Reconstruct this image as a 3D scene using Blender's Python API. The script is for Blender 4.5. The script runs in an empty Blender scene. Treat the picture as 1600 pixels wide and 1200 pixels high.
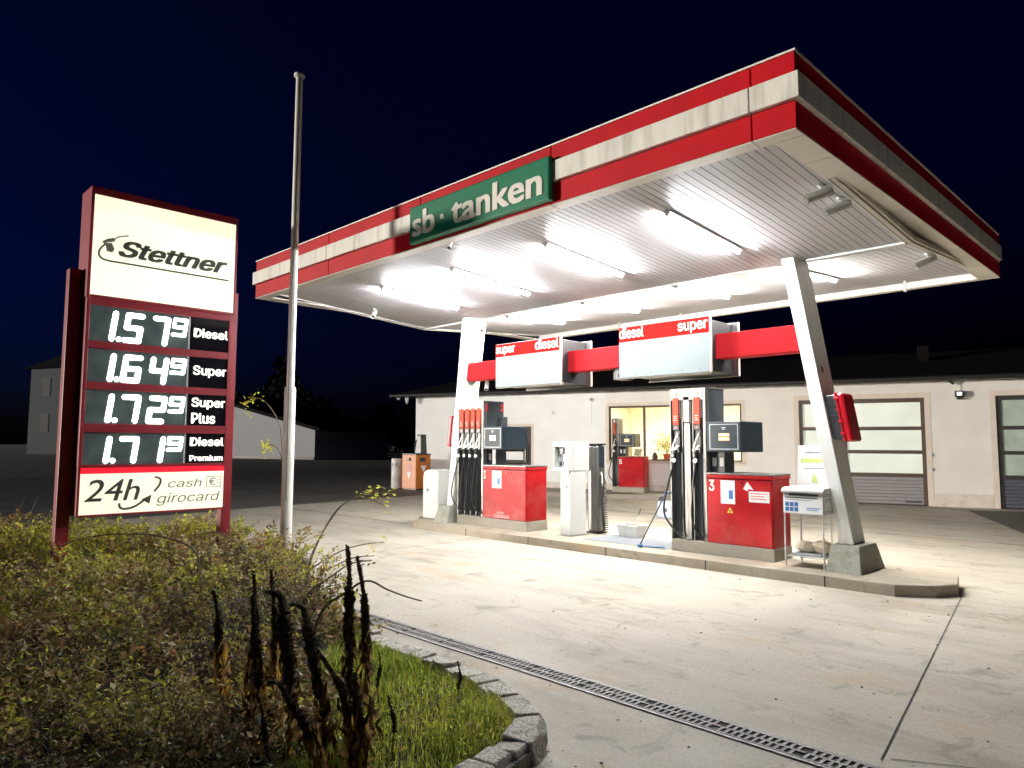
import bpy, bmesh, math, random
import numpy as np
from mathutils import Vector, Matrix
random.seed(7); rng = np.random.default_rng(7)
S = bpy.context.scene
R = math.radians

# ------------------------------------------------------------------ camera
cam = bpy.data.objects.new("camera", bpy.data.cameras.new("camera"))
S.collection.objects.link(cam); S.camera = cam
def cam_matrix(yaw, pitch, roll):
    F = Vector((-math.sin(yaw), math.cos(yaw), 0)); Rt = Vector((math.cos(yaw), math.sin(yaw), 0)); U = Vector((0, 0, 1))
    F2 = math.cos(pitch)*F + math.sin(pitch)*U; U2 = -math.sin(pitch)*F + math.cos(pitch)*U
    R3 = math.cos(roll)*Rt + math.sin(roll)*U2; U3 = -math.sin(roll)*Rt + math.cos(roll)*U2
    return Matrix((R3, U3, -F2)).transposed()
cam.matrix_world = Matrix.Translation((2.6895, -8.5672, 1.65)) @ cam_matrix(R(45.207), R(4.813), R(0.224)).to_4x4()
cam.data.sensor_width = 36; cam.data.lens = 1113.57/1600*36
cam.data.clip_end = 2000

# ------------------------------------------------------------------ sky, sun, exposure
W = bpy.data.worlds.new("World"); S.world = W; W.use_nodes = True
wn = W.node_tree; bg = wn.nodes["Background"]
sky = wn.nodes.new("ShaderNodeTexSky"); sky.sky_type = 'NISHITA'; sky.sun_disc = False
SUN_EL, SUN_AZ = R(1.5), R(222)      # azimuth the light comes from, clockwise from +Y
sky.sun_elevation = R(-3.4); sky.sun_rotation = SUN_AZ
sky.air_density = 1.0; sky.dust_density = 0.3; sky.ozone_density = 4
tint = wn.nodes.new('ShaderNodeMix'); tint.data_type = 'RGBA'; tint.blend_type = 'MULTIPLY'; tint.inputs[0].default_value = 1; tint.inputs[7].default_value = (.16, .40, 1.0, 1)
wn.links.new(sky.outputs[0], tint.inputs[6]); wn.links.new(tint.outputs[2], bg.inputs[0]); bg.inputs[1].default_value = 0.095
sl = bpy.data.lights.new("sun", 'SUN'); sl.energy = 1.3; sl.angle = R(4); sl.color = (1, .93, .82)  # sun lamp standing in for a street lamp out of view
so = bpy.data.objects.new("sun", sl); S.collection.objects.link(so)
sd = Vector((math.sin(SUN_AZ)*math.cos(SUN_EL), math.cos(SUN_AZ)*math.cos(SUN_EL), math.sin(SUN_EL)))
so.rotation_euler = sd.to_track_quat('Z', 'Y').to_euler()
S.view_settings.view_transform = 'Standard'; S.view_settings.look = 'None'
EXPO = 1.5; S.view_settings.exposure = EXPO; S.view_settings.gamma = 1
S.cycles.max_bounces = 8; S.cycles.diffuse_bounces = 4; S.cycles.glossy_bounces = 4
S.cycles.sample_clamp_indirect = 6
TUBE = 262.0

# ------------------------------------------------------------------ materials
MATS = {}
def newmat(name):
    m = bpy.data.materials.new(name); m.use_nodes = True; MATS[name] = m
    nt = m.node_tree; b = nt.nodes["Principled BSDF"]; return m, nt, b
def mat(name, col, rough=.5, metal=0., var=.12, scale=6., bump=0., bscale=60., dirt=None, dirt_scale=2.5, dirt_amt=.5, spec=.5, coat=0., stretch=None):
    """painted / mineral surface with noise mottling, optional dirt colour and bump"""
    m, nt, b = newmat(name); N = nt.nodes.new; L = nt.links.new
    tc = N("ShaderNodeTexCoord"); mp = N("ShaderNodeMapping"); L(tc.outputs['Object'], mp.inputs[0])
    if stretch: mp.inputs['Scale'].default_value = stretch
    n1 = N("ShaderNodeTexNoise"); n1.inputs['Scale'].default_value = scale; n1.inputs['Detail'].default_value = 6
    L(mp.outputs[0], n1.inputs['Vector'])
    rp = N("ShaderNodeValToRGB"); rp.color_ramp.elements[0].position = .3; rp.color_ramp.elements[1].position = .7
    c = Vector(col)
    rp.color_ramp.elements[0].color = (*(c*(1-var)), 1); rp.color_ramp.elements[1].color = (*[min(1, x) for x in c*(1+var)], 1)
    L(n1.outputs['Fac'], rp.inputs[0]); out = rp.outputs[0]
    if dirt:
        n2 = N("ShaderNodeTexNoise"); n2.inputs['Scale'].default_value = dirt_scale; n2.inputs['Detail'].default_value = 8; n2.inputs['Roughness'].default_value = .65
        L(mp.outputs[0], n2.inputs['Vector'])
        r2 = N("ShaderNodeValToRGB"); r2.color_ramp.elements[0].position = .5; r2.color_ramp.elements[1].position = .75
        r2.color_ramp.elements[0].color = (0, 0, 0, 1); r2.color_ramp.elements[1].color = (dirt_amt,)*3+(1,)
        L(n2.outputs['Fac'], r2.inputs[0])
        mx = N("ShaderNodeMix"); mx.data_type = 'RGBA'; L(r2.outputs[0], mx.inputs[0]); L(out, mx.inputs[6]); mx.inputs[7].default_value = (*dirt, 1); out = mx.outputs[2]
    L(out, b.inputs['Base Color'])
    b.inputs['Roughness'].default_value = rough; b.inputs['Metallic'].default_value = metal; b.inputs['Specular IOR Level'].default_value = spec
    b.inputs['Coat Weight'].default_value = coat
    if bump:
        n3 = N("ShaderNodeTexNoise"); n3.inputs['Scale'].default_value = bscale; n3.inputs['Detail'].default_value = 4; L(mp.outputs[0], n3.inputs['Vector'])
        bp = N("ShaderNodeBump"); bp.inputs['Strength'].default_value = bump; bp.inputs['Distance'].default_value = .02
        L(n3.outputs['Fac'], bp.inputs['Height']); L(bp.outputs[0], b.inputs['Normal'])
    return m
def emit(name, col, st, base=(.8, .8, .8), rough=.3, var=0., scale=3.):
    m, nt, b = newmat(name)
    b.inputs['Base Color'].default_value = (*base, 1); b.inputs['Roughness'].default_value = rough
    b.inputs['Emission Color'].default_value = (*col, 1); b.inputs['Emission Strength'].default_value = st
    if var:
        n = nt.nodes.new("ShaderNodeTexNoise"); n.inputs['Scale'].default_value = scale
        tc = nt.nodes.new("ShaderNodeTexCoord"); nt.links.new(tc.outputs['Object'], n.inputs['Vector'])
        mr = nt.nodes.new("ShaderNodeMapRange"); mr.inputs[1].default_value = .3; mr.inputs[2].default_value = .7
        mr.inputs[3].default_value = st*(1-var); mr.inputs[4].default_value = st*(1+var)
        nt.links.new(n.outputs['Fac'], mr.inputs[0]); nt.links.new(mr.outputs[0], b.inputs['Emission Strength'])
    return m
def leafmat(name, col, trans=.35, var=.35):
    m, nt, b = newmat(name); N = nt.nodes.new; L = nt.links.new
    tc = N("ShaderNodeTexCoord"); n = N("ShaderNodeTexNoise"); n.inputs['Scale'].default_value = 25; L(tc.outputs['Object'], n.inputs['Vector'])
    rp = N("ShaderNodeValToRGB"); c = Vector(col); rp.color_ramp.elements[0].position = .3; rp.color_ramp.elements[1].position = .7
    rp.color_ramp.elements[0].color = (*(c*(1-var)), 1); rp.color_ramp.elements[1].color = (*(c*(1+var)), 1)
    L(n.outputs['Fac'], rp.inputs[0]); L(rp.outputs[0], b.inputs['Base Color']); b.inputs['Roughness'].default_value = .55; b.inputs['Specular IOR Level'].default_value = .3
    t = N("ShaderNodeBsdfTranslucent"); L(rp.outputs[0], t.inputs[0]); mx = N("ShaderNodeMixShader"); mx.inputs[0].default_value = trans
    L(b.outputs[0], mx.inputs[1]); L(t.outputs[0], mx.inputs[2]); L(mx.outputs[0], nt.nodes["Material Output"].inputs[0])
    return m

def concrete_ground(name, base, warm, dark, rust=True):
    m, nt, b = newmat(name); N = nt.nodes.new; L = nt.links.new
    tc = N("ShaderNodeTexCoord")
    def noise(sc, det=8, ro=.6, stretch=None, dist=0):
        n = N("ShaderNodeTexNoise"); n.inputs['Scale'].default_value = sc; n.inputs['Detail'].default_value = det; n.inputs['Roughness'].default_value = ro
        n.inputs['Distortion'].default_value = dist
        if stretch:
            mp = N("ShaderNodeMapping"); mp.inputs['Scale'].default_value = stretch; L(tc.outputs['Object'], mp.inputs[0]); L(mp.outputs[0], n.inputs['Vector'])
        else: L(tc.outputs['Object'], n.inputs['Vector'])
        return n.outputs['Fac']
    def ramp(f, p0, p1, a=0., z=1.):
        r = N("ShaderNodeMapRange"); r.inputs[1].default_value = p0; r.inputs[2].default_value = p1; r.inputs[3].default_value = a; r.inputs[4].default_value = z
        L(f, r.inputs[0]); return r.outputs[0]
    def mix(f, a, c):
        x = N("ShaderNodeMix"); x.data_type = 'RGBA'; L(f, x.inputs[0])
        if isinstance(a, tuple): x.inputs[6].default_value = (*a, 1)
        else: L(a, x.inputs[6])
        if isinstance(c, tuple): x.inputs[7].default_value = (*c, 1)
        else: L(c, x.inputs[7])
        return x.outputs[2]
    c = mix(ramp(noise(.35), .35, .65), base, warm)
    c = mix(ramp(noise(.9, 10, .7, (.5, 1.6, 1), .4), .48, .70, 0, .85), c, dark)            # broad worn stains along the lanes
    c = mix(ramp(noise(2.6, 8, .7, None, .8), .56, .72, 0, .8), c, tuple(x*.5 for x in dark))
    c = mix(ramp(noise(.7, 6, .75, (.25, 3.2, 1), .6), .60, .72, 0, .55), c, tuple(x*.4 for x in dark))    # spots of oil
    c = mix(ramp(noise(45, 4, .7), .35, .75, 0, .42), c, tuple(x*.6 for x in dark))              # fine grain
    c = mix(ramp(noise(13, 3, .55, None, .3), .66, .71, 0, .4), c, tuple(x*.5 for x in dark))
    c = mix(ramp(noise(190, 2, .6), .62, .72, 0, .5), c, tuple(x*.45 for x in dark))
    if rust:
        c = mix(ramp(noise(.55, 9, .7, (1, 2.2, 1)), .55, .68, 0, .6), c, (.46, .29, .13))
    L(c, b.inputs['Base Color'])
    r = ramp(noise(1.3, 6, .6), .3, .7, .55, .85); L(r, b.inputs['Roughness'])
    bp = N("ShaderNodeBump"); bp.inputs['Strength'].default_value = .35; bp.inputs['Distance'].default_value = .008
    L(noise(120, 5, .7), bp.inputs['Height']); L(bp.outputs[0], b.inputs['Normal'])
    return m

M = {}
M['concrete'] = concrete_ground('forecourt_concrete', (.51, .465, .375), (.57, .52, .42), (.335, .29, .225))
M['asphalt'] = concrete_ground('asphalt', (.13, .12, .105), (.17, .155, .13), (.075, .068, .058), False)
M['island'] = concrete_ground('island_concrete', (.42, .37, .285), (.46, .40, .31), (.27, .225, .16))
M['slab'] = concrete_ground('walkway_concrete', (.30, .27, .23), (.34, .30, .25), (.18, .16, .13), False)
M['pavers'] = mat('paver_blocks', (.13, .12, .10), .85, bump=.4, bscale=40)
M['joint'] = mat('joint_filler', (.035, .032, .028), .9)
M['soil'] = mat('soil', (.035, .026, .018), .95, var=.5, scale=20, bump=.6, bscale=30)
M['granite'] = mat('granite', (.62, .58, .51), .85, var=.45, scale=70, bump=.8, bscale=45, dirt=(.10, .09, .07), dirt_scale=9, dirt_amt=.7)
M['steel'] = mat('galvanised_steel', (.30, .29, .28), .6, .4, var=.2, scale=14, bump=.1, bscale=30)
M['stainless'] = mat('brushed_stainless', (.20, .195, .185), .42, .75, var=.45, scale=5, stretch=(9, 9, .6))
M['alu'] = mat('pole_aluminium', (.80, .78, .72), .5, .1, var=.12, scale=5, stretch=(6, 6, .5))
M['grate'] = mat('cast_grate', (.30, .285, .27), .7, .2, var=.3, scale=30, dirt=(.14, .11, .08), dirt_scale=12)
M['black_gap'] = mat('dark_channel', (.03, .028, .025), .9)
M['red'] = mat('fascia_red_paint', (.52, .004, .012), .5, var=.1, scale=2.2, dirt=(.36, .004, .010), dirt_scale=1.4, dirt_amt=.7, spec=.15)
M['redcab'] = mat('cabinet_red_paint', (.38, .008, .012), .45, var=.18, scale=3, dirt=(.42, .075, .065), dirt_scale=2.0, dirt_amt=.9, spec=.2)
M['redbeam'] = mat('beam_red_paint', (.34, .012, .016), .65, var=.05, scale=2, spec=.08)
M['redpost'] = mat('pylon_red_paint', (.30, .018, .03), .38, var=.12, scale=4)
M['redbox'] = mat('box_red_plastic', (.50, .01, .02), .3, var=.1)
M['signred'] = mat('sign_red_vinyl', (.30, .006, .004), .7, var=.05, spec=.05)
M['white'] = mat('white_paint', (.50, .50, .48), .4, var=.04, scale=3, dirt=(.46, .44, .40), dirt_scale=3, dirt_amt=.4)
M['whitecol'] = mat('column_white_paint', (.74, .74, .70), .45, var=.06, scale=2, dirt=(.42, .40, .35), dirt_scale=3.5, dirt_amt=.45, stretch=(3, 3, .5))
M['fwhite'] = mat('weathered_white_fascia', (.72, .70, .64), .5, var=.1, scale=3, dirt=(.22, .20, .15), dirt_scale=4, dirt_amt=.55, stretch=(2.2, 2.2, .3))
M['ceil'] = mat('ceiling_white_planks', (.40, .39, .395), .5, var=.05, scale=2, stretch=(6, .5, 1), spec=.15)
M['groove'] = mat('ceiling_groove', (.16, .14, .13), .7)
M['soffit'] = mat('soffit_lip', (.56, .52, .45), .5, var=.1, scale=3, dirt=(.32, .27, .2), dirt_scale=3)
M['darkmetal'] = mat('dark_metal', (.06, .055, .05), .5, .3, var=.2)
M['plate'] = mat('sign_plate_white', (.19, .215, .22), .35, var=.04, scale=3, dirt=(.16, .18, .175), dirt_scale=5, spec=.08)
M['beige'] = mat('plate_edge_beige', (.48, .44, .36), .45, var=.1)
M['black'] = mat('black_plastic', (.018, .018, .019), .35, var=.2)
M['rubber'] = mat('hose_rubber', (.010, .010, .010), .38, var=.2, scale=12)
M['charcoal'] = mat('charcoal_panel', (.045, .052, .058), .35, var=.15)
M['teal'] = mat('display_case_blue_black', (.012, .020, .027), .35, var=.15, scale=3)
M['face'] = mat('display_face_grey', (.032, .042, .048), .55, var=.08)
M['outline'] = mat('display_outline', (.5, .55, .56), .4)
M['orange_tag'] = mat('nozzle_label_orange', (.46, .075, .045), .6, var=.08, spec=.15)
M['grey_tag'] = mat('nozzle_label_grey', (.30, .27, .24), .4, var=.1)
M['paper'] = mat('white_paper', (.78, .79, .78), .6, var=.03)
M['pblue'] = mat('print_blue', (.05, .16, .42), .5); M['pgrey'] = mat('print_grey', (.32, .33, .34), .5); M['pdark'] = mat('print_dark', (.05, .05, .055), .5)
M['plime'] = mat('print_lime', (.55, .72, .22), .5); M['pyellow'] = mat('sticker_yellow', (.75, .48, .03), .5); M['ppink'] = mat('print_red_faded', (.70, .18, .16), .5)
M['numred'] = mat('number_red', (.6, .03, .03), .4); M['numwhite'] = mat('number_white', (.8, .78, .74), .4)
M['green'] = mat('sign_green', (.006, .17, .085), .3, var=.06, scale=2); M['sigwhite'] = mat('sign_letter_white', (.72, .69, .62), .45, var=.06)
M['plinth'] = mat('plinth_concrete', (.34, .31, .255), .8, var=.14, scale=4, bump=.3, dirt=(.22, .19, .14), dirt_scale=4)
M['plinth_dark'] = mat('dark_chimney', (.010, .009, .009), .95, var=.2, spec=.02)  # very dark even tone so the chimney stays faint
M['rawconc'] = mat('raw_concrete', (.33, .33, .27), .85, var=.2, scale=5, bump=.5, bscale=35, dirt=(.12, .12, .08), dirt_scale=5, dirt_amt=.8)
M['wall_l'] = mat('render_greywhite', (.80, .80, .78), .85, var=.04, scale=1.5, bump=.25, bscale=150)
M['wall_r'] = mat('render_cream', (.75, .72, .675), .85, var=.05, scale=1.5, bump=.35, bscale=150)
M['surround'] = mat('render_band', (.68, .60, .52), .85, var=.05, bump=.2, bscale=120)
M['band'] = mat('render_base_band', (.66, .60, .52), .85, var=.08, scale=3, bump=.2, bscale=120, dirt=(.3, .25, .2), dirt_scale=4)
M['tile'] = mat('dark_roof_tile', (.007, .006, .008), .85, var=.3, scale=4, spec=.06)
M['gutter'] = mat('dark_gutter', (.035, .033, .033), .45, .4)
M['brownframe'] = mat('brown_frame', (.085, .058, .042), .45, var=.12)
M['doorpanel'] = mat('grey_door_panel', (.27, .255, .26), .45, var=.06)
M['darkpanel'] = mat('blue_grey_door_panel', (.09, .095, .12), .45, var=.08)
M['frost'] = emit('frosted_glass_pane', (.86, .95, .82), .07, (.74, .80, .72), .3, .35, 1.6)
M['frostdark'] = mat('frosted_pane_dim', (.42, .50, .43), .25, var=.15, scale=2.5)
M['room'] = mat('room_wall_warm', (.80, .74, .58), .8, var=.05); M['wood'] = mat('counter_wood', (.30, .19, .10), .5, var=.2, scale=4)
M['orange'] = mat('orange_paint', (.56, .16, .02), .45, var=.12, dirt=(.3, .1, .02), dirt_scale=4)
M['drumwhite'] = mat('drum_white', (.6, .6, .58), .5)
M['stone'] = mat('pale_stone', (.50, .43, .32), .85, var=.2, scale=9, bump=.7, bscale=20)
M['bluehandle'] = mat('blue_paint', (.03, .13, .30), .4); M['canister'] = mat('pale_blue_plastic', (.33, .40, .58), .45)
M['matwhite'] = mat('pale_mat', (.29, .305, .32), .8, var=.08, scale=30, bump=.3)
M['tubw'] = mat('tub_white_plastic', (.48, .48, .465), .4)
M['house'] = mat('far_house_render', (.055, .068, .075), .9, var=.05); M['far_frame'] = mat('far_window_frame', (.03, .033, .035), .8); M['barn'] = mat('barn_white_wall', (.42, .42, .44), .9, var=.06)
M['tube'] = emit('fluorescent_tube', (.95, .97, 1.0), TUBE); M['tube2'] = emit('fluorescent_tube_rear', (1.0, .97, .93), TUBE*1.6)  # rear row tubes set stronger to brighten the building wall
M['cream'] = emit('lit_cream_panel', (1.0, .985, .70), 1.0/2**EXPO, (.7, .7, .6), .35, .10, 1.3)
M['cream2'] = emit('lit_warm_panel', (1.0, .93, .66), .95/2**EXPO, (.7, .7, .6), .35, .05, 1.5)
M['digit'] = emit('led_digit_white', (.92, 1.0, .98), 6.0)
M['lettr'] = emit('lit_sign_letter', (1.0, .93, .78), .85)
M['lcd'] = emit('pump_amber_display', (1.0, .45, .22), .55, (.6, .4, .25))
M['screen'] = mat('led_module_glass', (.11, .15, .145), .16, var=.25, scale=6); M['gloss'] = mat('gloss_black_panel', (.010, .010, .014), .07, var=.1, spec=.6)
M['edgegrey'] = mat('module_edge_grey', (.55, .58, .58), .4)
M['redlit'] = emit('lit_red_stripe', (.9, .012, .03), .42, (.5, .01, .02))
M['inkgrey'] = mat('sign_ink', (.07, .072, .055), .5, var=.2, scale=3); M['inkgrey2'] = mat('sign_ink_light', (.20, .19, .16), .5)
M['roomlamp'] = emit('warm_room_lamp', (1.0, .88, .68), 36.0)
M['floodglass'] = emit('floodlight_glass', (1, 1, 1), 1.2)
M['glass'] = None
def glassmat():
    m, nt, b = newmat('window_glass'); N = nt.nodes.new
    tr = N("ShaderNodeBsdfTransparent"); tr.inputs[0].default_value = (.93, .95, .94, 1); gl = N("ShaderNodeBsdfGlossy"); gl.inputs['Roughness'].default_value = .02
    mx = N("ShaderNodeMixShader"); mx.inputs[0].default_value = .06
    nt.links.new(tr.outputs[0], mx.inputs[1]); nt.links.new(gl.outputs[0], mx.inputs[2]); nt.links.new(mx.outputs[0], nt.nodes["Material Output"].inputs[0]); return m
M['glass'] = glassmat()
LEAF = [leafmat('leaf_brown', (.22, .14, .07), .5), leafmat('leaf_dull_green', (.20, .22, .06), .5), leafmat('leaf_olive', (.36, .32, .09), .5),
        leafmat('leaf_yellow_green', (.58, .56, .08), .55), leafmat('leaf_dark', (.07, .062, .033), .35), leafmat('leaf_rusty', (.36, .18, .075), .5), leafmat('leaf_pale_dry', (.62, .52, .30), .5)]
M['grassA'] = leafmat('grass_green', (.24, .37, .05), .55); M['grassB'] = leafmat('grass_yellow_green', (.58, .60, .085), .6)
M['grassC'] = leafmat('grass_straw', (.42, .33, .15), .45)
M['woodleaf'] = mat('far_dark_leaves', (.006, .009, .006), .95, spec=.05); M['fieldm'] = mat('dark_field', (.022, .026, .014), .95, var=.4, scale=.4)
M['twig'] = mat('twig_bark', (.055, .038, .026), .8, var=.3, scale=20); M['cane'] = mat('cane_bark', (.16, .12, .09), .6, var=.2, scale=15)
M['mull'] = mat('mullein_seed_head', (.085, .055, .028), .95, var=.5, scale=60, bump=1., bscale=140)
M['mullstem'] = mat('mullein_stem', (.14, .082, .035), .9, var=.4, scale=30)
M['dryleaf'] = leafmat('withered_leaf', (.38, .24, .09), .5, .5); M['goldleaf'] = leafmat('golden_leaf', (.62, .38, .05), .6, .3)

# ------------------------------------------------------------------ mesh helpers
class MB:
    def __init__(s): s.v = []; s.f = []
    def add(s, vs, fs):
        o = len(s.v); s.v += [tuple(x) for x in vs]; s.f += [tuple(i+o for i in f) for f in fs]; return s
    def box(s, x0, x1, y0, y1, z0, z1):
        return s.hexa([(x0,y0,z0),(x1,y0,z0),(x1,y1,z0),(x0,y1,z0)], [(x0,y0,z1),(x1,y0,z1),(x1,y1,z1),(x0,y1,z1)])
    def hexa(s, lo, hi):
        return s.add(list(lo)+list(hi), [(3,2,1,0),(4,5,6,7),(0,1,5,4),(1,2,6,5),(2,3,7,6),(3,0,4,7)])
    def prism(s, poly, a, vec):
        """poly: list of 3-D points, extruded by vec"""
        n = len(poly); v = Vector(vec); p = [Vector(q) for q in poly]
        fs = [tuple(range(n))[::-1], tuple(range(n, 2*n))] + [(i, (i+1) % n, n+(i+1) % n, n+i) for i in range(n)]
        return s.add(p + [q+v for q in p], fs)
    def tube(s, pts, rad, seg=8, cap=True):
        pts = [Vector(p) for p in pts]; n = len(pts)
        if not hasattr(rad, '__len__'): rad = [rad]*n
        rings = []; prev = None
        for i, p in enumerate(pts):
            t = (pts[min(i+1, n-1)] - pts[max(i-1, 0)]).normalized()
            if prev is None:
                a = t.cross(Vector((0, 0, 1)));  a = a if a.length > .1 else t.cross(Vector((1, 0, 0)))
            else: a = prev - t*prev.dot(t)
            a.normalize(); prev = a; b = t.cross(a)
            rings.append([p + rad[i]*(math.cos(2*math.pi*k/seg)*a + math.sin(2*math.pi*k/seg)*b) for k in range(seg)])
        vs = [q for r in rings for q in r]; fs = []
        for i in range(n-1):
            for k in range(seg):
                k2 = (k+1) % seg; fs.append((i*seg+k, i*seg+k2, (i+1)*seg+k2, (i+1)*seg+k))
        if cap: fs += [tuple(range(seg))[::-1], tuple(range((n-1)*seg, n*seg))]
        return s.add(vs, fs)
    def lathe(s, prof, c=(0, 0, 0), seg=24):
        return s.tube([(c[0], c[1], c[2]+z) for r, z in prof], [r for r, z in prof], seg)
def smooth(me):
    me.polygons.foreach_set("use_smooth", [True]*len(me.polygons))
def prop(o, label=None, cat=None, group=None, kind=None):
    if label: o['label'] = label
    if cat: o['category'] = cat
    if group: o['group'] = group
    if kind: o['kind'] = kind
    return o
def obj(name, mb, m, parent=None, bevel=0., sm=False, world=False):
    me = bpy.data.meshes.new(name)
    vs = mb.v
    if world and parent is not None:
        l = root_of(parent).location; vs = [(x-l[0], y-l[1], z-l[2]) for x, y, z in vs]
    me.from_pydata(vs, [], mb.f); me.update()
    ms = m if isinstance(m, (list, tuple)) else [m]
    for q in ms: me.materials.append(q)
    bm = bmesh.new(); bm.from_mesh(me); bmesh.ops.recalc_face_normals(bm, faces=bm.faces); bm.to_mesh(me); bm.free()
    if sm: smooth(me)
    o = bpy.data.objects.new(name, me); S.collection.objects.link(o)
    if parent is not None: o.parent = parent
    if bevel:
        b = o.modifiers.new("bevel", 'BEVEL'); b.width = bevel; b.segments = 2; b.limit_method = 'ANGLE'; b.angle_limit = R(40)
    if sm and hasattr(me, "set_sharp_from_angle"): me.set_sharp_from_angle(angle=R(40))
    return o
def root_of(o):
    while o.parent: o = o.parent
    return o
def thing(name, label, cat, loc=(0, 0, 0), rotz=0, group=None):
    o = bpy.data.objects.new(name, None); o.empty_display_size = .1; S.collection.objects.link(o)
    o.location = loc; o.rotation_euler = (0, 0, rotz); return prop(o, label, cat, group)
def struct(name, mb, m, **k): return prop(obj(name, mb, m, **k), kind='structure')
def npmesh(name, verts, quads, mats, midx=None, parent=None):
    me = bpy.data.meshes.new(name); verts = np.asarray(verts, np.float32); quads = np.asarray(quads, np.int32)
    me.vertices.add(len(verts)); me.vertices.foreach_set('co', verts.ravel())
    n, k = quads.shape; me.loops.add(n*k); me.loops.foreach_set('vertex_index', quads.ravel())
    me.polygons.add(n); me.polygons.foreach_set('loop_start', np.arange(0, n*k, k, dtype=np.int32))
    for q in mats: me.materials.append(q)
    if midx is not None: me.polygons.foreach_set('material_index', np.asarray(midx, np.int32))
    me.update(calc_edges=True); me.validate()
    o = bpy.data.objects.new(name, me); S.collection.objects.link(o)
    if parent is not None: o.parent = parent
    return o
FONT = None
try:
    import os
    FONT = bpy.data.fonts.load(os.path.join(bpy.utils.system_resource('DATAFILES', path='fonts'), 'Inter.woff2'))
except Exception: FONT = None
def text(s, org, ux, uz, w, h, m, parent, depth=.004, bold=0., shear=0., name='lettering', world=False, plain=False):
    """text fitted to a w x h box whose lower-left corner is org, in the plane of unit vectors ux, uz"""
    cu = bpy.data.curves.new('t', 'FONT'); cu.body = s; cu.size = 1
    if FONT and not plain: cu.font = FONT
    cu.shear = shear; cu.resolution_u = 4; cu.fill_mode = 'FRONT'
    ob = bpy.data.objects.new('t', cu); S.collection.objects.link(ob)
    dg = bpy.context.evaluated_depsgraph_get(); me = bpy.data.meshes.new_from_object(ob.evaluated_get(dg))
    bpy.data.objects.remove(ob); bpy.data.curves.remove(cu); me.name = name
    co = np.array([v.co[:] for v in me.vertices]); lo = co.min(0); hi = co.max(0); bo = max(0, bold)
    ex = (hi[0]-lo[0])+2*bo; ey = (hi[1]-lo[1])+bo
    sx = w/ex if w else h/ey; sy = h/ey if h else sx
    ux = Vector(ux); uz = Vector(uz); nn = ux.cross(uz); o0 = Vector(org)
    if world: o0 = o0 - root_of(parent).location
    fc = [tuple(p.vertices) for p in me.polygons]; V = []; F = []
    # heavier weights are stacked copies, each a hair nearer the front
    for i, (bx, by) in enumerate([(0, .5)] if bo == 0 else [(-1, 0), (1, 0), (-1, 1), (1, 1), (0, .5), (-.5, 1), (.5, 0)]):
        b0 = len(V); V += [o0 + ux*((x-lo[0]+bo+bx*bo)*sx) + uz*((y-lo[1]+by*bo)*sy) + nn*(depth+i*.0004) for x, y, z in co]; F += [tuple(q+b0 for q in f) for f in fc]
    me = bpy.data.meshes.new(name); me.from_pydata([tuple(v) for v in V], [], F)
    bm = bmesh.new(); bm.from_mesh(me)
    bnd = [e for e in bm.edges if e.is_boundary]
    ext = bmesh.ops.extrude_edge_only(bm, edges=bnd)
    for v in [g for g in ext['geom'] if isinstance(g, bmesh.types.BMVert)]: v.co -= nn*(depth+.0005)
    bm.to_mesh(me); bm.free()
    me.materials.clear(); me.materials.append(m)
    o = bpy.data.objects.new(name, me); S.collection.objects.link(o); o.parent = parent; return o
def copy_tree(o, parent=None):
    c = o.copy(); S.collection.objects.link(c); c.parent = parent
    for ch in list(o.children): copy_tree(ch, c)
    return c
X, Y, Z = Vector((1, 0, 0)), Vector((0, 1, 0)), Vector((0, 0, 1))

# ================================================================== SETTING
g = 600
struct('ground', MB().add([(-g,-g,-.008),(g,-g,-.008),(g,g,-.008),(-g,g,-.008)], [(0,1,2,3)]), M['fieldm'])
struct('asphalt_yard', MB().add([(-36,-40,-.003),(60,-40,-.003),(60,60,-.003),(-38,60,-.003)], [(0,1,2,3)]), M['asphalt'])
# forecourt concrete (one sheet), joints as sealed strips
struct('forecourt', MB().add([(-13.2,-9,.004),(-10,-14,.004),(14,-14,.004),(14,15.5,.004),(3.2,15.5,.004),(-16.5,9.2,.004),(-15.6,5,.004),(-15.0,0,.004)], [(0,1,2,3,4,5,6,7)]), M['concrete'])
jt = MB()
def strip(a, b, w, z=.008, n=1):
    a = Vector((*a, z)); b = Vector((*b, z)); d = (b-a).normalized(); q = Vector((-d.y, d.x, 0))*w/2
    k = max(1, int((b-a).length/.25)); L = []; 
    for i in range(k+1):
        p = a+(b-a)*i/k; j = random.uniform(-.25, .25)*w; L.append((p-q+q*j/w, p+q+q*j/w))
    for i in range(k): jt.add([L[i][0], L[i+1][0], L[i+1][1], L[i][1]], [(0,1,2,3)])
strip((.50,.62),(.93,-2.1),.007); strip((.93,-2.1),(1.30,-4.45),.009); strip((1.33,-4.40),(4.5,-2.6),.008); strip((.6,.3),(7,.75),.007)
strip((-15,.36),(-9.3,.36),.03); strip((-14,5.9),(10,5.9),.03); strip((-4,5.9),(-4.6,12.6),.02); strip((-6.6,-.02),(-6.6,-4.5),.010)
strip((-15.2,4.9),(-10,7.2),.02); strip((-9.6,.36),(-9.9,5.9),.018); strip((1.2,6),(1.3,13),.02)
struct('pavement_joints', jt, M['joint'])
pv = MB().add([(-2.2,12.7,.009),(-.1,7.7,.009),(6,7.2,.009),(9,15,.009),(2.5,15,.009)], [(0,1,2,3,4)])
struct('block_paving', pv, M['pavers'])
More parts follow.
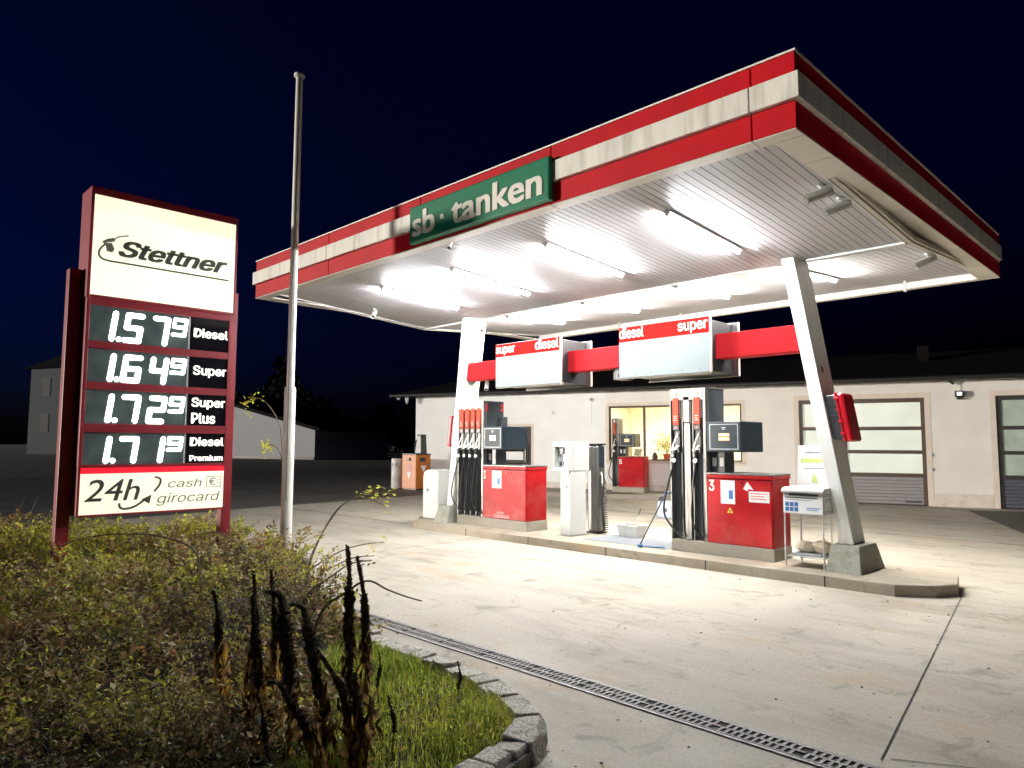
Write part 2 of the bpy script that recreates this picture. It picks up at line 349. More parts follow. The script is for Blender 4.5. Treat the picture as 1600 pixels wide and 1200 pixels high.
# pump island: chamfered kerbed slab
isl = [(-8.66,0),(0,0),(.335,.27),(.485,.53),(.35,1.12),(-.05,1.42),(-8.7,1.42),(-9.42,1.0),(-9.42,.75)]
im = MB().prism([(x,y,-.02) for x,y in isl], 0, (0,0,.155))
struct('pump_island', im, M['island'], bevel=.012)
kj = MB()
for x in (-7.1,-5.55,-3.95,-2.3,-.75): kj.box(x-.006,x+.006,-.004,.01,0,.128)
struct('island_kerb_joints', kj, M['joint'])
# raised walkway in front of the service building (building axis is turned by 18.24 degrees)
BA = R(18.24); BO = Vector((-3.26, 13.374, 0))
def bw(u, v, z=0):   # building coords: u along wall to the right, v in front of the wall
    return (BO.x + u*math.cos(BA) + v*math.sin(BA), BO.y + u*math.sin(BA) - v*math.cos(BA), z)
wk = MB().hexa([bw(-12.4,1.9,-.02),bw(-4.9,1.9,-.02),bw(-4.9,.0,-.02),bw(-12.4,.0,-.02)], [bw(-12.4,1.88,.155),bw(-4.9,1.88,.155),bw(-4.9,.0,.155),bw(-12.4,.0,.155)])
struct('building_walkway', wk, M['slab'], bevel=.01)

# planting bed with granite kerb
def catmull(P, n=10):
    P = [Vector(p) for p in P]; out = []
    for i in range(len(P)-1):
        p0, p1, p2, p3 = P[max(i-1,0)], P[i], P[i+1], P[min(i+2,len(P)-1)]
        for k in range(n):
            t = k/n; out.append(.5*((2*p1)+(p2-p0)*t+(2*p0-5*p1+4*p2-p3)*t*t+(3*p1-p0-3*p2+p3)*t**3))
    out.append(P[-1]); return out
kerb_in = catmull([(-10.5,-4.6,0),(-8.6,-3.7,0),(-6.6,-3.55,0),(-4.7,-4.4,0),(-2.9,-5.12,0),(-2.0,-5.33,0),(-1.46,-5.33,0),(-.85,-5.40,0),(-.36,-5.56,0),(-.17,-5.75,0),(-.06,-6.10,0),(.00,-6.50,0),(-.05,-7.0,0),(-.25,-7.6,0),(-.8,-8.3,0)], 12)
bed_poly = [(p.x, p.y) for p in kerb_in] + [(-4,-10.5),(-9,-10.5),(-12,-7)]
bm = bmesh.new(); vs = [bm.verts.new((x,y,.06)) for x,y in bed_poly]; f = bm.faces.new(vs); bmesh.ops.triangulate(bm, faces=[f])
me = bpy.data.meshes.new('planting_bed'); bm.to_mesh(me); bm.free(); me.materials.append(M['soil'])
o = bpy.data.objects.new('planting_bed', me); S.collection.objects.link(o); prop(o, kind='structure')
km = MB(); i = 0; acc = 0.; pts = kerb_in; seglen = .2
cum = [0]
for a, b in zip(pts, pts[1:]): cum.append(cum[-1]+(b-a).length)
def along(s):
    j = max(0, min(len(cum)-2, int(np.searchsorted(cum, s))-1)); t = (s-cum[j])/(cum[j+1]-cum[j]+1e-9); p = pts[j].lerp(pts[j+1], t); d = (pts[j+1]-pts[j]).normalized(); return p, Vector((-d.y, d.x, 0))
s_ = 0.
while s_ < cum[-1]-.3:
    L_ = random.uniform(.115, .175); a, na = along(s_+.006); b, nb = along(s_+L_-.006); w = .185+random.uniform(-.02,.015); h = .115+random.uniform(-.012,.012)
    na = -na if (a+na).x*0+((Vector((-3,-7,0))-a).dot(na)) > 0 else na; nb = -nb if (Vector((-3,-7,0))-b).dot(nb) > 0 else nb
    lo = [a-na*.01, b-nb*.01, b+nb*(w+.03), a+na*(w+.03)]
    hi = [a+na*.012, b+nb*.012, b+nb*(w-.012), a+na*(w-.012)]
    j = lambda q, z: (q.x+random.uniform(-.011,.011), q.y+random.uniform(-.011,.011), z+random.uniform(-.010,.010))
    km.hexa([(q.x,q.y,-.02) for q in lo], [j(q,h) for q in hi]); s_ += L_
struct('granite_kerb', km, M['granite'], bevel=.011)
bd = MB()   # mortar bed between the setts
for a, b in zip(pts, pts[1:]):
    na = Vector((-(b-a).y,(b-a).x,0)).normalized(); na = -na if (Vector((-3,-7,0))-a).dot(na) > 0 else na
    bd.hexa([(*(a)[:2],-.02),(*(b)[:2],-.02),(*(b+na*.2)[:2],-.02),(*(a+na*.2)[:2],-.02)], [(*(a)[:2],.075),(*(b)[:2],.075),(*(b+na*.19)[:2],.075),(*(a+na*.19)[:2],.075)])
struct('kerb_mortar', bd, M['rawconc'])

# ================================================================== CANOPY
XL, XR, YF, YB = -9.508, .326, -2.953, 4.373
ZT, Z1, Z2, ZB = 4.896, 4.707, 4.478, 4.246
VY, VZ, SL = .71, 4.09, .068
cz = lambda y: VZ + SL*abs(y-VY)
can = thing('station_canopy', 'large red and white butterfly canopy on two slanted white columns over the pumps', 'canopy', (-4.5, .71, 0))
def bands(z0, z1, out, m, name):
    xs = [XL]+[ -9.32+2.317*k for k in range(1,5) ]; xs = [XL, -7.01, -4.694, -2.377, -.06, XR]
    ys = [YF, -2.165+.0, .15, 2.2, YB]
    mb = MB(); gp = .006; t = .07
    for a, b in zip(xs, xs[1:]): mb.box(a+(gp if a>XL else -out), b-(gp if b<XR else -out), YF-out, YF+t, z0, z1)
    obj(name, mb, m, can, .006, world=True)
    mb = MB()
    for a, b in zip(xs, xs[1:]): mb.box(a+gp, b-gp, YB-t, YB+out, z0, z1)
    obj(name, mb, m, can, .006, world=True)
    for x0, x1 in ((XR-t, XR+out), (XL-out, XL+t)):
        mb = MB()
        for a, b in zip(ys, ys[1:]): mb.box(x0, x1, a+(gp if a>YF else t+.004), b-(gp if b<YB else t+.004), z0, z1)
        obj(name, mb, m, can, .006, world=True)
bands(Z1+.004, ZT, 0, M['red'], 'fascia_band'); bands(Z2+.004, Z1-.004, .045, M['fwhite'], 'fascia_band'); bands(ZB, Z2-.004, 0, M['red'], 'fascia_band')
core = MB(); q = .04
core.box(XL+q, XR-q, YF+q, YF+.12, ZB+.01, ZT-.02).box(XL+q, XR-q, YB-.12, YB-q, ZB+.01, ZT-.02).box(XL+q, XL+.12, YF+.13, YB-.13, ZB+.01, ZT-.02).box(XR-.12, XR-q, YF+.13, YB-.13, ZB+.01, ZT-.02)
obj('fascia_frame', core, M['darkmetal'], can, world=True)
obj('roof_deck', MB().box(XL+.13, XR-.13, YF+.13, YB-.13, ZT-.16, ZT-.10), M['darkmetal'], can, world=True)
obj('top_trim', MB().box(XL-.01, XR+.01, YF-.012, YF+.09, ZT+.002, ZT+.018).box(XR-.08, XR+.012, YF+.092, YB, ZT+.002, ZT+.018).box(XL-.012, XL+.08, YF+.092, YB, ZT+.002, ZT+.018), M['alu'], can, world=True)
# soffit lip
LIPX, LIPY = .27, .16
lip = MB(); zl = ZB-.004
for a, b in zip([XL,-7.01,-4.694,-2.377,-.06], [-7.01,-4.694,-2.377,-.06,XR]): lip.box(a+.004, b-.004, YF+.002, YF+LIPY, zl-.012, zl)
lip.box(XL+.004, XR-.004, YB-.12, YB-.002, zl-.012, zl)
for a, b in zip([YF+LIPY+.004,-2.165,-.16,2.045,3.4],[-2.165,-.16,2.045,3.4,YB-.124]):
    lip.box(XR-LIPX, XR-.002, a+.004, b-.004, zl-.012, zl); lip.box(XL+.002, XL+LIPX, a+.004, b-.004, zl-.012, zl)
obj('soffit_lip', lip, M['soffit'], can, world=True)
# plank ceiling, two slopes
CX0, CX1, CY0, CY1 = XL+LIPX-.01, XR-LIPX+.01, YF+LIPY-.01, YB-.125
def ceiling(y0, y1):
    pl = MB(); gv = MB(); n = int((CX1-CX0)/.092); w = (CX1-CX0)/n
    for k in range(n):
        a = CX0+k*w; b = a+w
        pl.add([(a+.004,y0,cz(y0)),(b-.004,y0,cz(y0)),(b-.004,y1,cz(y1)),(a+.004,y1,cz(y1)), (a+.004,y0,cz(y0)+.014),(a+.004,y1,cz(y1)+.014),(b-.004,y0,cz(y0)+.014),(b-.004,y1,cz(y1)+.014)],
               [(0,1,2,3),(0,3,5,4),(1,6,7,2)])
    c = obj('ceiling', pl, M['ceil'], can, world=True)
    gv.add([(CX0,y0,cz(y0)+.013),(CX1,y0,cz(y0)+.013),(CX1,y1,cz(y1)+.013),(CX0,y1,cz(y1)+.013)], [(0,1,2,3)])
    obj('ceiling_backing', gv, M['groove'], c, world=True)
ceiling(CY0, VY-.012); ceiling(VY+.012, CY1)
# gable closures under the lip + trim along the gable edges, valley profile, front/back closures
gb = MB()
for x in (CX0, CX1):
    s = -1 if x == CX0 else 1
    for y0, y1 in ((CY0, VY), (VY, CY1)):
        gb.hexa([(x,y0,cz(y0)-.02),(x,y1,cz(y1)-.02),(x+s*.018,y1,cz(y1)-.02),(x+s*.018,y0,cz(y0)-.02)], [(x,y0,cz(y0)+.45),(x,y1,cz(y1)+.45),(x+s*.018,y1,cz(y1)+.45),(x+s*.018,y0,cz(y0)+.45)])
obj('gable_board', gb, M['darkmetal'], can, world=True)
for x in (CX0, CX1):
    tr = MB(); s = -1 if x == CX0 else 1
    for y0, y1 in ((CY0+1.15, VY), (VY, CY1-1.0)):
        for dx, dz, wd in ((.02, -.028, .05), (.072, -.005, .03)):
            a, b = x+s*dx, x+s*(dx+wd)
            tr.hexa([(a,y0,cz(y0)+dz),(a,y1,cz(y1)+dz),(b,y1,cz(y1)+dz),(b,y0,cz(y0)+dz)], [(a,y0,cz(y0)+.05),(a,y1,cz(y1)+.05),(b,y1,cz(y1)+.05),(b,y0,cz(y0)+.05)])
    obj('gable_trim', tr, M['beige'], can, world=True)
ctr = MB()
for y, s in ((CY0, 1), (CY1, -1)): ctr.box(CX0, CX1, min(y,y+s*.02), max(y,y+s*.02), ZB-.012, cz(y)+.012)
for x, s in ((CX0, 1), (CX1, -1)):
    for y0, y1 in ((CY0+.02, VY), (VY, CY1-.02)):
        a, b = x, x+s*.035
        ctr.hexa([(a,y0,cz(y0)-.014),(a,y1,cz(y1)-.014),(b,y1,cz(y1)-.014),(b,y0,cz(y0)-.014)], [(a,y0,cz(y0)-.002),(a,y1,cz(y1)-.002),(b,y1,cz(y1)-.002),(b,y0,cz(y0)-.002)])
obj('ceiling_edge_trim', ctr, M['white'], can, world=True)
vp = MB(); vp.box(CX0, -7.95, VY-.05, VY+.05, VZ-.03, VZ-.002).box(-1.12, CX1, VY-.05, VY+.05, VZ-.03, VZ-.002).box(-7.2, -1.6, VY-.012, VY+.012, VZ-.012, VZ+.002)
obj('valley_profile', vp, M['white'], can, world=True)
# columns on tapered concrete feet, cross beam
def column(xf, xt, foot):
    zf, zt = .45, VZ+.0
    lo = [(xf,.52,zf),(xf+.17,.52,zf),(xf+.17,.90,zf),(xf,.90,zf)]
    hi = [(xt,.47,cz(.47)-.004),(xt+.17,.47,cz(.47)-.004),(xt+.17,.95,cz(.95)-.004),(xt,.95,cz(.95)-.004)]
    c = obj('column', MB().hexa(lo, hi), M['whitecol'], can, .008, world=True)
    b = foot; f = MB().hexa([(b[0],.30,.13),(b[1],.30,.13),(b[1],1.12,.13),(b[0],1.12,.13)], [(b[0]+.03,.42,.45),(b[1]-.06,.42,.45),(b[1]-.06,1.0,.45),(b[0]+.03,1.0,.45)])
    obj('column_footing', f, M['rawconc'], c, .012, world=True); return c
column(-.765, -1.38, (-.86, -.44)); column(-8.27, -7.80, (-8.42, -8.0))
obj('cross_beam', MB().box(-7.80, -1.13, .585, .835, 2.87, 3.225), M['redbeam'], can, .01, world=True)
bk = MB()
for x in (-.9, -5.07, -6.6): bk.box(x-.02, x+.02, 3.95, 3.97, cz(3.96)-.16, cz(3.96)).box(x-.02, x+.02, 3.93, 4.02, cz(3.96)-.175, cz(3.96)-.16)
obj('gutter_bracket', bk, M['steel'], can, world=True)

# green lettered sign on the front fascia
gs = thing('canopy_sign', 'green sign with white letters sb-tanken fixed to the front of the canopy', 'sign', (-3.55, -3.05, 4.5))
obj('sign_box', MB().box(-4.80, -2.31, -3.055, -2.965, 4.262, 4.752), M['green'], gs, .02, world=True)
for tx, x0, x1, z0, z1 in (('sb', -4.72, -4.25, 4.34, 4.665), ('tanken', -3.93, -2.405, 4.335, 4.665)):
    text(tx, (x0, -3.056, z0), X, Z, x1-x0, z1-z0, M['sigwhite'], gs, .008, .03, world=True, plain=True)
obj('lettering', MB().box(-4.145, -4.075, -3.064, -3.0555, 4.455, 4.515), M['sigwhite'], gs, world=True)

# fluorescent lamps under the ceiling
def lamp(x, y0, y1, label, tm):
    ym = (y0+y1)/2; t = thing('fluorescent_lamp', label, 'lamp', (x, ym, cz(ym)), group='fluorescent lamps under the canopy')
    dz = lambda y: cz(y)-cz(ym); h = (y1-y0)/2
    bt = MB(); a, b = -h, h; za, zb = dz(y0), dz(y1)
    bt.hexa([(-.045,a,za-.034),(.045,a,za-.034),(.045,b,zb-.034),(-.045,b,zb-.034)], [(-.04,a,za-.003),(.04,a,za-.003),(.04,b,zb-.003),(-.04,b,zb-.003)])
    obj('batten', bt, M['white'], t, .004)
    obj('tube', MB().tube([(0,a+.04,za-.052),(0,b-.04,zb-.052)], .0165, 12), M[tm], t, sm=True)
    for yy, zz in ((a+.02, za), (b-.02, zb)): obj('end_cap', MB().box(-.022,.022,yy-.02,yy+.02,zz-.072,zz-.03), M['white'], t, .004)
FX = (-1.61, -3.45, -5.33, -7.14); BX = (-1.47, -3.27, -5.14, -7.0)
fl = ('front row fluorescent tube nearest the right canopy end', 'front row fluorescent tube second from the right canopy end', 'front row fluorescent tube between the green sign and left column', 'front row fluorescent tube nearest the left canopy end')
bl = ('rear row fluorescent tube half hidden behind the right column', 'rear row fluorescent tube second from the right column', 'rear row fluorescent tube above the gap between the hanging signs', 'rear row fluorescent tube above the left hanging fuel sign')
for x, l in zip(FX, fl): lamp(x, -1.88, -.2, l, 'tube')
for x, l in zip(BX, bl): lamp(x, .92, 2.6, l, 'tube2')

# bullet cameras
def bullet(loc, aim, label, ln=.19, r=.036, drop=.10):
    t = thing('security_camera', label, 'security camera', loc, group='white bullet cameras under the canopy')
    d = Vector(aim).normalized(); p = Vector((0, 0, -drop))
    obj('mount', MB().lathe([(.04, 0), (.04, -.015), (.014, -.02), (.014, -drop*.8)], seg=12).tube([(0,0,-drop*.75), p], .012, 8), M['white'], t, sm=True)
    b = obj('housing', MB().tube([p-d*ln*.45, p-d*ln*.43, p+d*ln*.5, p+d*ln*.55], [r*.7, r, r, r*1.02], 14), M['white'], t, sm=True)
    obj('sun_shield', MB().tube([p-d*ln*.3+Z*.006, p+d*ln*.7+Z*.006], r*1.12, 14, False), M['white'], b, sm=True)
    obj('lens', MB().tube([p+d*ln*.53, p+d*(ln*.56)], r*.8, 14), M['black'], b, sm=True)
bullet((-.05,-1.50,cz(-1.5)), (-.75,-.65,-.35), 'white bullet camera at the right canopy edge, the one nearer the front corner', .24, .045)
bullet((-.03,-1.08,cz(-1.08)), (-.75,-.65,-.35), 'white bullet camera at the right canopy edge, the one nearer the valley', .24, .045)
bullet((.02,1.75,cz(1.75)), (-.8,-.55,-.45), 'white bullet camera behind the valley at the right canopy edge', .24, .045)
bullet((-8.65,-1.0,cz(-1.0)), (.55,-.6,-.7), 'white bullet camera hanging by itself at the left canopy edge')
bullet((-7.42,.62,cz(.62)-.09), (.55,-.35,-.8), 'white bullet camera at the top of the left column')
bullet((-4.40,-2.68,cz(-2.68)), (.2,-.5,-.9), 'small white camera under the front edge below the green sign', .10, .025, .06)
bullet((-7.35,.72,2.87), (.35,-.5,-.8), 'white bullet camera under the left end of the red beam', .17, .034)
obj_cam = thing('beam_camera', 'black camera unit hanging from the red beam between the fuel signs', 'camera', (-4.10, .70, 2.87))
obj('housing', MB().box(-.11,.11,-.10,.10,-.20,-.05), M['black'], obj_cam, .012); obj('bracket', MB().box(-.20,-.16,-.02,.02,-.18,0).box(-.20,.0,-.02,.02,-.05,-.0), M['darkmetal'], obj_cam, .004)
obj('lens', MB().tube([(0,-.10,-.13),(0,-.115,-.13)], .035, 14), M['gloss'], obj_cam)

# hanging fuel lane signs
def lane_sign(x0, left, right, label):
    w, z0, z1 = 1.555, 2.655, 3.45
    t = thing('fuel_lane_sign', label, 'sign', (x0, .71, z0), group='fuel lane signs on the red beam')
    h = z1-z0
    for y0, y1 in ((-.42,-.375), (.375,.42)):
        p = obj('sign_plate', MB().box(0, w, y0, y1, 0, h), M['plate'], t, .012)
        s = -1 if y0 < 0 else 1; yy = y0 if s < 0 else y1
        obj('plate_rim', MB().box(.0, w, min(yy-s*.03,yy-s*.045), max(yy-s*.03,yy-s*.045), -.008, .0).box(w, w+.012, min(yy,yy-s*.045), max(yy,yy-s*.045), .0, h), M['beige'], p)
        obj('red_stripe', MB().box(.008, w-.008, min(yy,yy+s*.004), max(yy,yy+s*.004), h-.235, h-.012), M['signred'], p)
        ux = X if s < 0 else -X; ox = 0 if s < 0 else w
        for tx, a, b in ((left, .02, .50 if left == 'super' else .46), (right, w-.56 if right == 'diesel' else w-.50, w-.03)):
            text(tx, (a if s<0 else w-a, yy+s*.004, h-.215 if tx=='super' else h-.185), ux, Z, b-a, .155 if tx=='super' else .165, M['sigwhite'], p, .003, .012)
        sc = MB()
        for fx in (.2, .38, .72, .9):
            for fz in (.08, .60): sc.tube([(fx*w, yy, fz*h*.93), (fx*w, yy+s*.006, fz*h*.93)], .007, 8)
        obj('screw', sc, M['darkmetal'], p)
    obj('housing', MB().box(.07, w-.07, -.374, .374, .03, h-.03), M['black'], t, .01)
    obj('light_strip', MB().box(.38, w-.06, -.36, -.26, -.012, .03), M['beige'], t, .004)
lane_sign(-6.66, 'super', 'diesel', 'white fuel sign with red stripe reading super then diesel, near left column')
lane_sign(-3.895, 'diesel', 'super', 'white fuel sign with red stripe reading diesel then super, near right column')

# ================================================================== PUMPS
def fit_lines(parent, m, x0, x1, y, zs, h=.006, name='print_line'):
    mb = MB()
    for z, fr in zs: mb.box(x0, x0+(x1-x0)*fr, y-.0012, y, z, z+h)
    return obj(name, mb, m, parent)
def make_pump(n, tw, cw, num, label, loc, rotz=0, notices=True, side_nums=None, blank_mid=False, wear='redcab'):
    """local origin: front-left corner on the ground the pump stands on; +x right, +y back"""
    D = .545; t = thing('fuel_pump', label, 'fuel pump', loc, rotz, group='fuel pumps')
    W_ = tw+cw; zp, zc, zt = .165, 1.115, 2.325
    obj('plinth', MB().box(0, W_, 0, D, 0, zp), M['plinth'], t, .006)
    # nozzle tower
    tow = obj('nozzle_tower', MB().box(.012, tw-.012, .10, D-.002, zp+.002, zt-.012), M['charcoal'], t, .006)
    fr = MB().box(0,.022,.0,.10,zp+.002,zt).box(tw-.045,tw,.0,.10,zp+.002,zt).box(.0225,tw-.0455,.0,.10,zt-.17,zt).box(0,tw,.1005,D,zt-.0115,zt)
    obj('tower_frame', fr, M['stainless'], tow, .004)
    bw_ = (tw-.07)/n
    for k in range(n):
        x0 = .026+k*bw_; xc = x0+bw_*.45; pw = bw_*(.62 if n > 3 else .56)
        if k: obj('divider', MB().box(x0-.006, x0+.004, .02, .10, zp+.004, zt-.172), M['stainless'], tow)
        mid = blank_mid and k == 1
        if mid:
            obj('blank_panel', MB().box(xc-pw*.5, xc+pw*.55, .015, .055, zp+.01, zt-.5), M['stainless'], tow, .004)
            obj('label_plate', MB().box(xc-pw*.5, xc+pw*.5, .0, .03, zt-.49, zt-.12), M['grey_tag'], tow, .004); continue
        lp = obj('label_plate', MB().box(xc-pw*.5, xc+pw*.5, -.012, .03, zt-.52, zt-.135), M['orange_tag'], tow, .004)
        fit_lines(lp, M['numwhite'], xc-pw*.3, xc+pw*.35, -.0125, [(zt-.40,.9),(zt-.43,.7),(zt-.46,.9)])
        obj('hanger_tip', MB().box(xc-pw*.18, xc+pw*.18, -.010, .02, zt-.134, zt-.045), M['alu'], tow, .003)
        obj('grade_tag', MB().box(xc-pw*.5, xc+pw*.5, -.006, .03, zt-.60, zt-.525), M['black'], tow, .003)
        bt = MB().tube([(xc,-.006,zt-.562),(xc,-.010,zt-.562)], pw*.16, 10); obj('grade_button', bt, M['ppink'], tow)
        # recess cup, nozzle, hose
        obj('nozzle_boot', MB().box(xc-pw*.46, xc+pw*.46, .03, .10, zt-.92, zt-.605), M['black'], tow, .004)
        nz = obj('nozzle', MB().tube([(xc-pw*.34,-.055,zt-.90),(xc-pw*.14,-.045,zt-.80),(xc+pw*.12,-.02,zt-.71),(xc+pw*.22,.02,zt-.65)], [.016,.014,.012,.011], 8)
                 .tube([(xc-pw*.30,-.04,zt-.98),(xc-pw*.1,-.05,zt-.93),(xc+pw*.25,-.03,zt-.865),(xc+pw*.3,.0,zt-.83)], [.022,.026,.03,.022], 8), [M['alu']], t, sm=True)
        obj('grip', MB().tube([(xc+pw*.30,-.01,zt-.84),(xc+pw*.05,-.06,zt-.93),(xc-pw*.08,-.055,zt-1.03),(xc-pw*.02,-.04,zt-1.06)], [.026,.03,.025,.02], 8), M['black'], nz, sm=True)
        obj('hose_disc', MB().tube([(xc+pw*.05,-.066,zt-1.035),(xc+pw*.05,-.085,zt-1.035)], .031, 16), M['paper'], nz)
        # hose: down from the grip, bottoms out, back up behind
        lean = -.16 if k == 0 else -.05
        h = catmull([(xc,-.045,zt-1.05),(xc+lean*.5,-.085,zt-1.35),(xc+lean,-.10,zt-1.75),(xc+lean*.35,-.085,zp+.20),(xc+.09,-.05,zp+.06),(xc+bw_*.48,-.01,zp+.10)], 8)
        obj('hose', MB().tube(h, .0145, 8), M['rubber'], t, sm=True)
        obj('hose', MB().tube(catmull([(xc+bw_*.36,.02,zt-.18-.25),(xc+bw_*.40,.0,zt-1.2),(xc+bw_*.43,-.01,zt-1.7),(xc+bw_*.48,-.01,zp+.10)], 6), .0125, 8), M['rubber'], t, sm=True)
    # cabinet
    c0, c1 = tw+.002, W_-.005
    poly = [(c0,.0),(c1-.02,.0),(c1,.03),(c1,D-.03),(c1-.02,D),(c0,D)]
    cab = obj('cabinet', MB().prism([(x,y,zp+.004) for x,y in poly], 0, (0,0,zc-zp-.065)), M[wear], t, .008)
    obj('lid', MB().prism([(x*1.0+(.012 if x > c0 else 0),y+(.012 if y > .1 else -.012),zc-.058) for x,y in poly], 0, (0,0,.05)), M['redcab'], cab, .008)
    obj('worktop', MB().prism([(x+(.016 if x > c0 else 0),y+(.016 if y > .1 else -.016),zc-.006) for x,y in poly], 0, (0,0,.022)), M['stainless'], cab, .004)
    text(num, (c0+.03, -.0015, zc-.235), X, Z, .085 if num != '1' else .05, .15, M['numwhite'], cab, .002, .02)
    if notices:
        a = c0+.22*cw; pn = obj('notice', MB().box(a, a+.20*cw+.02, -.003, -.0005, zc-.40, zc-.085), M['paper'], cab)
        fit_lines(pn, M['pgrey'], a+.03, a+.16, -.0035, [(zc-.13,.9),(zc-.15,.6)], .005)
        obj('print_block', MB().box(a+.115*cw+.01, a+.19*cw, -.0042, -.003, zc-.335, zc-.215), M['pblue'], pn)
        sm_ = MB()
        for fx in (.10, .88): sm_.tube([(c0+fx*cw,0,zc-.105),(c0+fx*cw,-.005,zc-.105)], .008, 8)
        obj('screw', sm_, M['pdark'], cab)
        dg_ = MB().box(c0+.01,c1-.03,-.0012,-.0002,zp+.028,zp+.033).box(c0+.01,c1-.03,-.0012,-.0002,zc-.082,zc-.077).box(c1+.0002,c1+.0012,.05,D-.05,zp+.028,zp+.033)
        obj('door_gap', dg_, M['redpost'], cab)
        obj('lock', MB().tube([(c0+.55*cw,0,zc-.115),(c0+.55*cw,-.008,zc-.115)], .014, 12), M['black'], cab)
    # swivel display on a post behind the tower
    px = tw+.16
    dp = obj('display_post', MB().box(tw+.012, tw+.21, .13, .40, zc+.018, 1.42), M['charcoal'], t, .004)
    for q in ((tw+.02, tw+.085), (tw+.135, tw+.195)): obj('sticker', MB().box(*q, .1265, .1285, zc+.10, zc+.22), M['paper'], dp)
    d0, d1 = tw+.022, tw+.55
    ds = obj('display_box', MB().box(d0, d1, -.03, .60, 1.415, 1.835), M['teal'], t, .012)
    obj('display_face', MB().box(d0+.015, d1-.015, -.036, -.0305, 1.43, 1.82), M['face'], ds, .002)
    ol = MB(); e0, e1, f0, f1, wv = d0+.055, d1-.045, 1.452, 1.80, .010
    ol.box(e0,e1,-.0395,-.0365,f0,f0+wv).box(e0,e1,-.0395,-.0365,f1-wv,f1).box(e0,e0+wv,-.0395,-.0365,f0+wv,f1-wv).box(e1-wv,e1,-.0395,-.0365,f0+wv,f1-wv)
    obj('face_outline', ol, M['outline'], ds)
    ec = (e0+e1)/2
    for z in (1.575, 1.630): obj('amount_readout', MB().box(ec-.075, ec+.085, -.040, -.0365, z, z+.042), M['lcd'], ds, .003)
    obj('readout_label', MB().box(ec-.03, ec+.03, -.0385, -.0365, 1.745, 1.757).box(ec-.02, ec+.02, -.0385, -.0365, 1.725, 1.735), M['outline'], ds)
    if side_nums:
        for s_n, yy in side_nums: text(s_n, (tw+.001, yy, zt-.19), Y, Z, None, .13, M['numred'], tow, .003, .02)
    return t
p3 = make_pump(3, .588, .952, '3', 'red fuel pump numbered 3 with two nozzles, near the right column', (-3.10, .44, .135), blank_mid=True)
# extra stickers of pump 3
c0 = .59; cab3 = [c for c in p3.children if c.name.startswith('cabinet')][0]; zc = 1.115
obj('notice', MB().box(c0+.62, c0+.905, -.003, -.0005, zc-.36, zc-.215), M['paper'], cab3)
fit_lines(cab3, M['ppink'], c0+.64, c0+.89, -.0035, [(zc-.25,.95),(zc-.285,.8),(zc-.32,.9)], .012)
obj('torn_sticker', MB().prism([(c0+.54,-.0005,zc-.19),(c0+.60,-.0005,zc-.09),(c0+.69,-.0005,zc-.20),(c0+.62,-.0005,zc-.185),(c0+.60,-.0005,zc-.215)], 0, (0,-.002,0)), M['paper'], cab3)
ws = obj('warning_triangle', MB().prism([(c0+.30,-.0005,zc-.52),(c0+.385,-.0005,zc-.52),(c0+.3425,-.0005,zc-.445)], 0, (0,-.002,0)), M['pyellow'], cab3)
obj('flame_symbol', MB().box(c0+.332,c0+.353,-.0035,-.0025,zc-.512,zc-.475), M['pdark'], ws)
p1 = make_pump(4, .72, 1.125, '1', 'red fuel pump numbered 1 with four nozzles, near the left column', (-7.86, .44, .135), side_nums=(('1', .04), ('2', .44)))
cab1 = [c for c in p1.children if c.name.startswith('cabinet')][0]; c1_ = .722
obj('vent_slots', MB().box(c1_+.38,c1_+.56,-.002,-.0004,.26,.30).box(c1_+.30,c1_+.70,-.002,-.0004,.185,.245), M['redpost'], cab1)
sb = obj('side_bracket', MB().box(.725,.80,.40,.56,1.66,2.03), M['charcoal'], p1, .008)
p5 = make_pump(1, .21, .83, '5', 'red fuel pump numbered 5 on the walkway in front of the lit window', bw(-8.69, 1.0, .155), BA, notices=False)

# ================================================================== ISLAND THINGS
t = thing('payment_terminal', 'white pedestal payment terminal with card reader between pumps 1 and 3', 'payment terminal', (-5.36, .50, .135))
obj('pedestal', MB().box(.075,.30,.0,.40,.012,1.075), M['white'], t, .012); obj('base_plate', MB().box(.05,.33,-.02,.43,0,.012), M['steel'], t)
hd = obj('head', MB().box(-.03,.315,.06,.47,1.075,1.56).box(-.03,.315,-.07,.0595,1.075,1.125).box(-.03,.315,-.07,.0595,1.47,1.56).box(-.03,.0,-.07,.0595,1.1255,1.4695).box(.285,.315,-.07,.0595,1.1255,1.4695), M['white'], t, .006)
obj('recess_panel', MB().box(.0,.285,.045,.058,1.126,1.469), M['edgegrey'], hd)
obj('screen', MB().box(.155,.275,.038,.0445,1.33,1.46), M['gloss'], hd, .003); obj('keypad', MB().box(.165,.265,.03,.0445,1.16,1.24), M['bluehandle'], hd, .004)
kp = MB()
for a in range(3):
    for b in range(3): kp.box(.18+a*.027,.198+a*.027,.025,.0295,1.175+b*.02,1.187+b*.02)
obj('key', kp, M['outline'], hd)
obj('card_slot', MB().box(.03,.12,.012,.0445,1.35,1.45), M['edgegrey'], hd, .006); obj('card_slot', MB().box(.035,.115,.03,.0445,1.16,1.22), M['black'], hd, .004); obj('card_slot', MB().box(.04,.11,.008,.0115,1.36,1.385), M['black'], hd)
obj('tray', MB().prism([(.085,-.012,1.07),(.29,-.012,1.07),(.25,-.012,.985),(.13,-.012,.985)], 0, (0,.011,0)), M['stainless'], t)
obj('flap', MB().box(.12,.22,-.012,-.001,.92,.96), M['edgegrey'], t, .003); tg = obj('arrow_sticker', MB().box(.10,.24,-.003,-.0006,.84,.91), M['paper'], t)
obj('arrow', MB().prism([(.15,-.0035,.875),(.19,-.0035,.875),(.17,-.0035,.90)], 0, (0,-.001,0)), M['pdark'], tg)
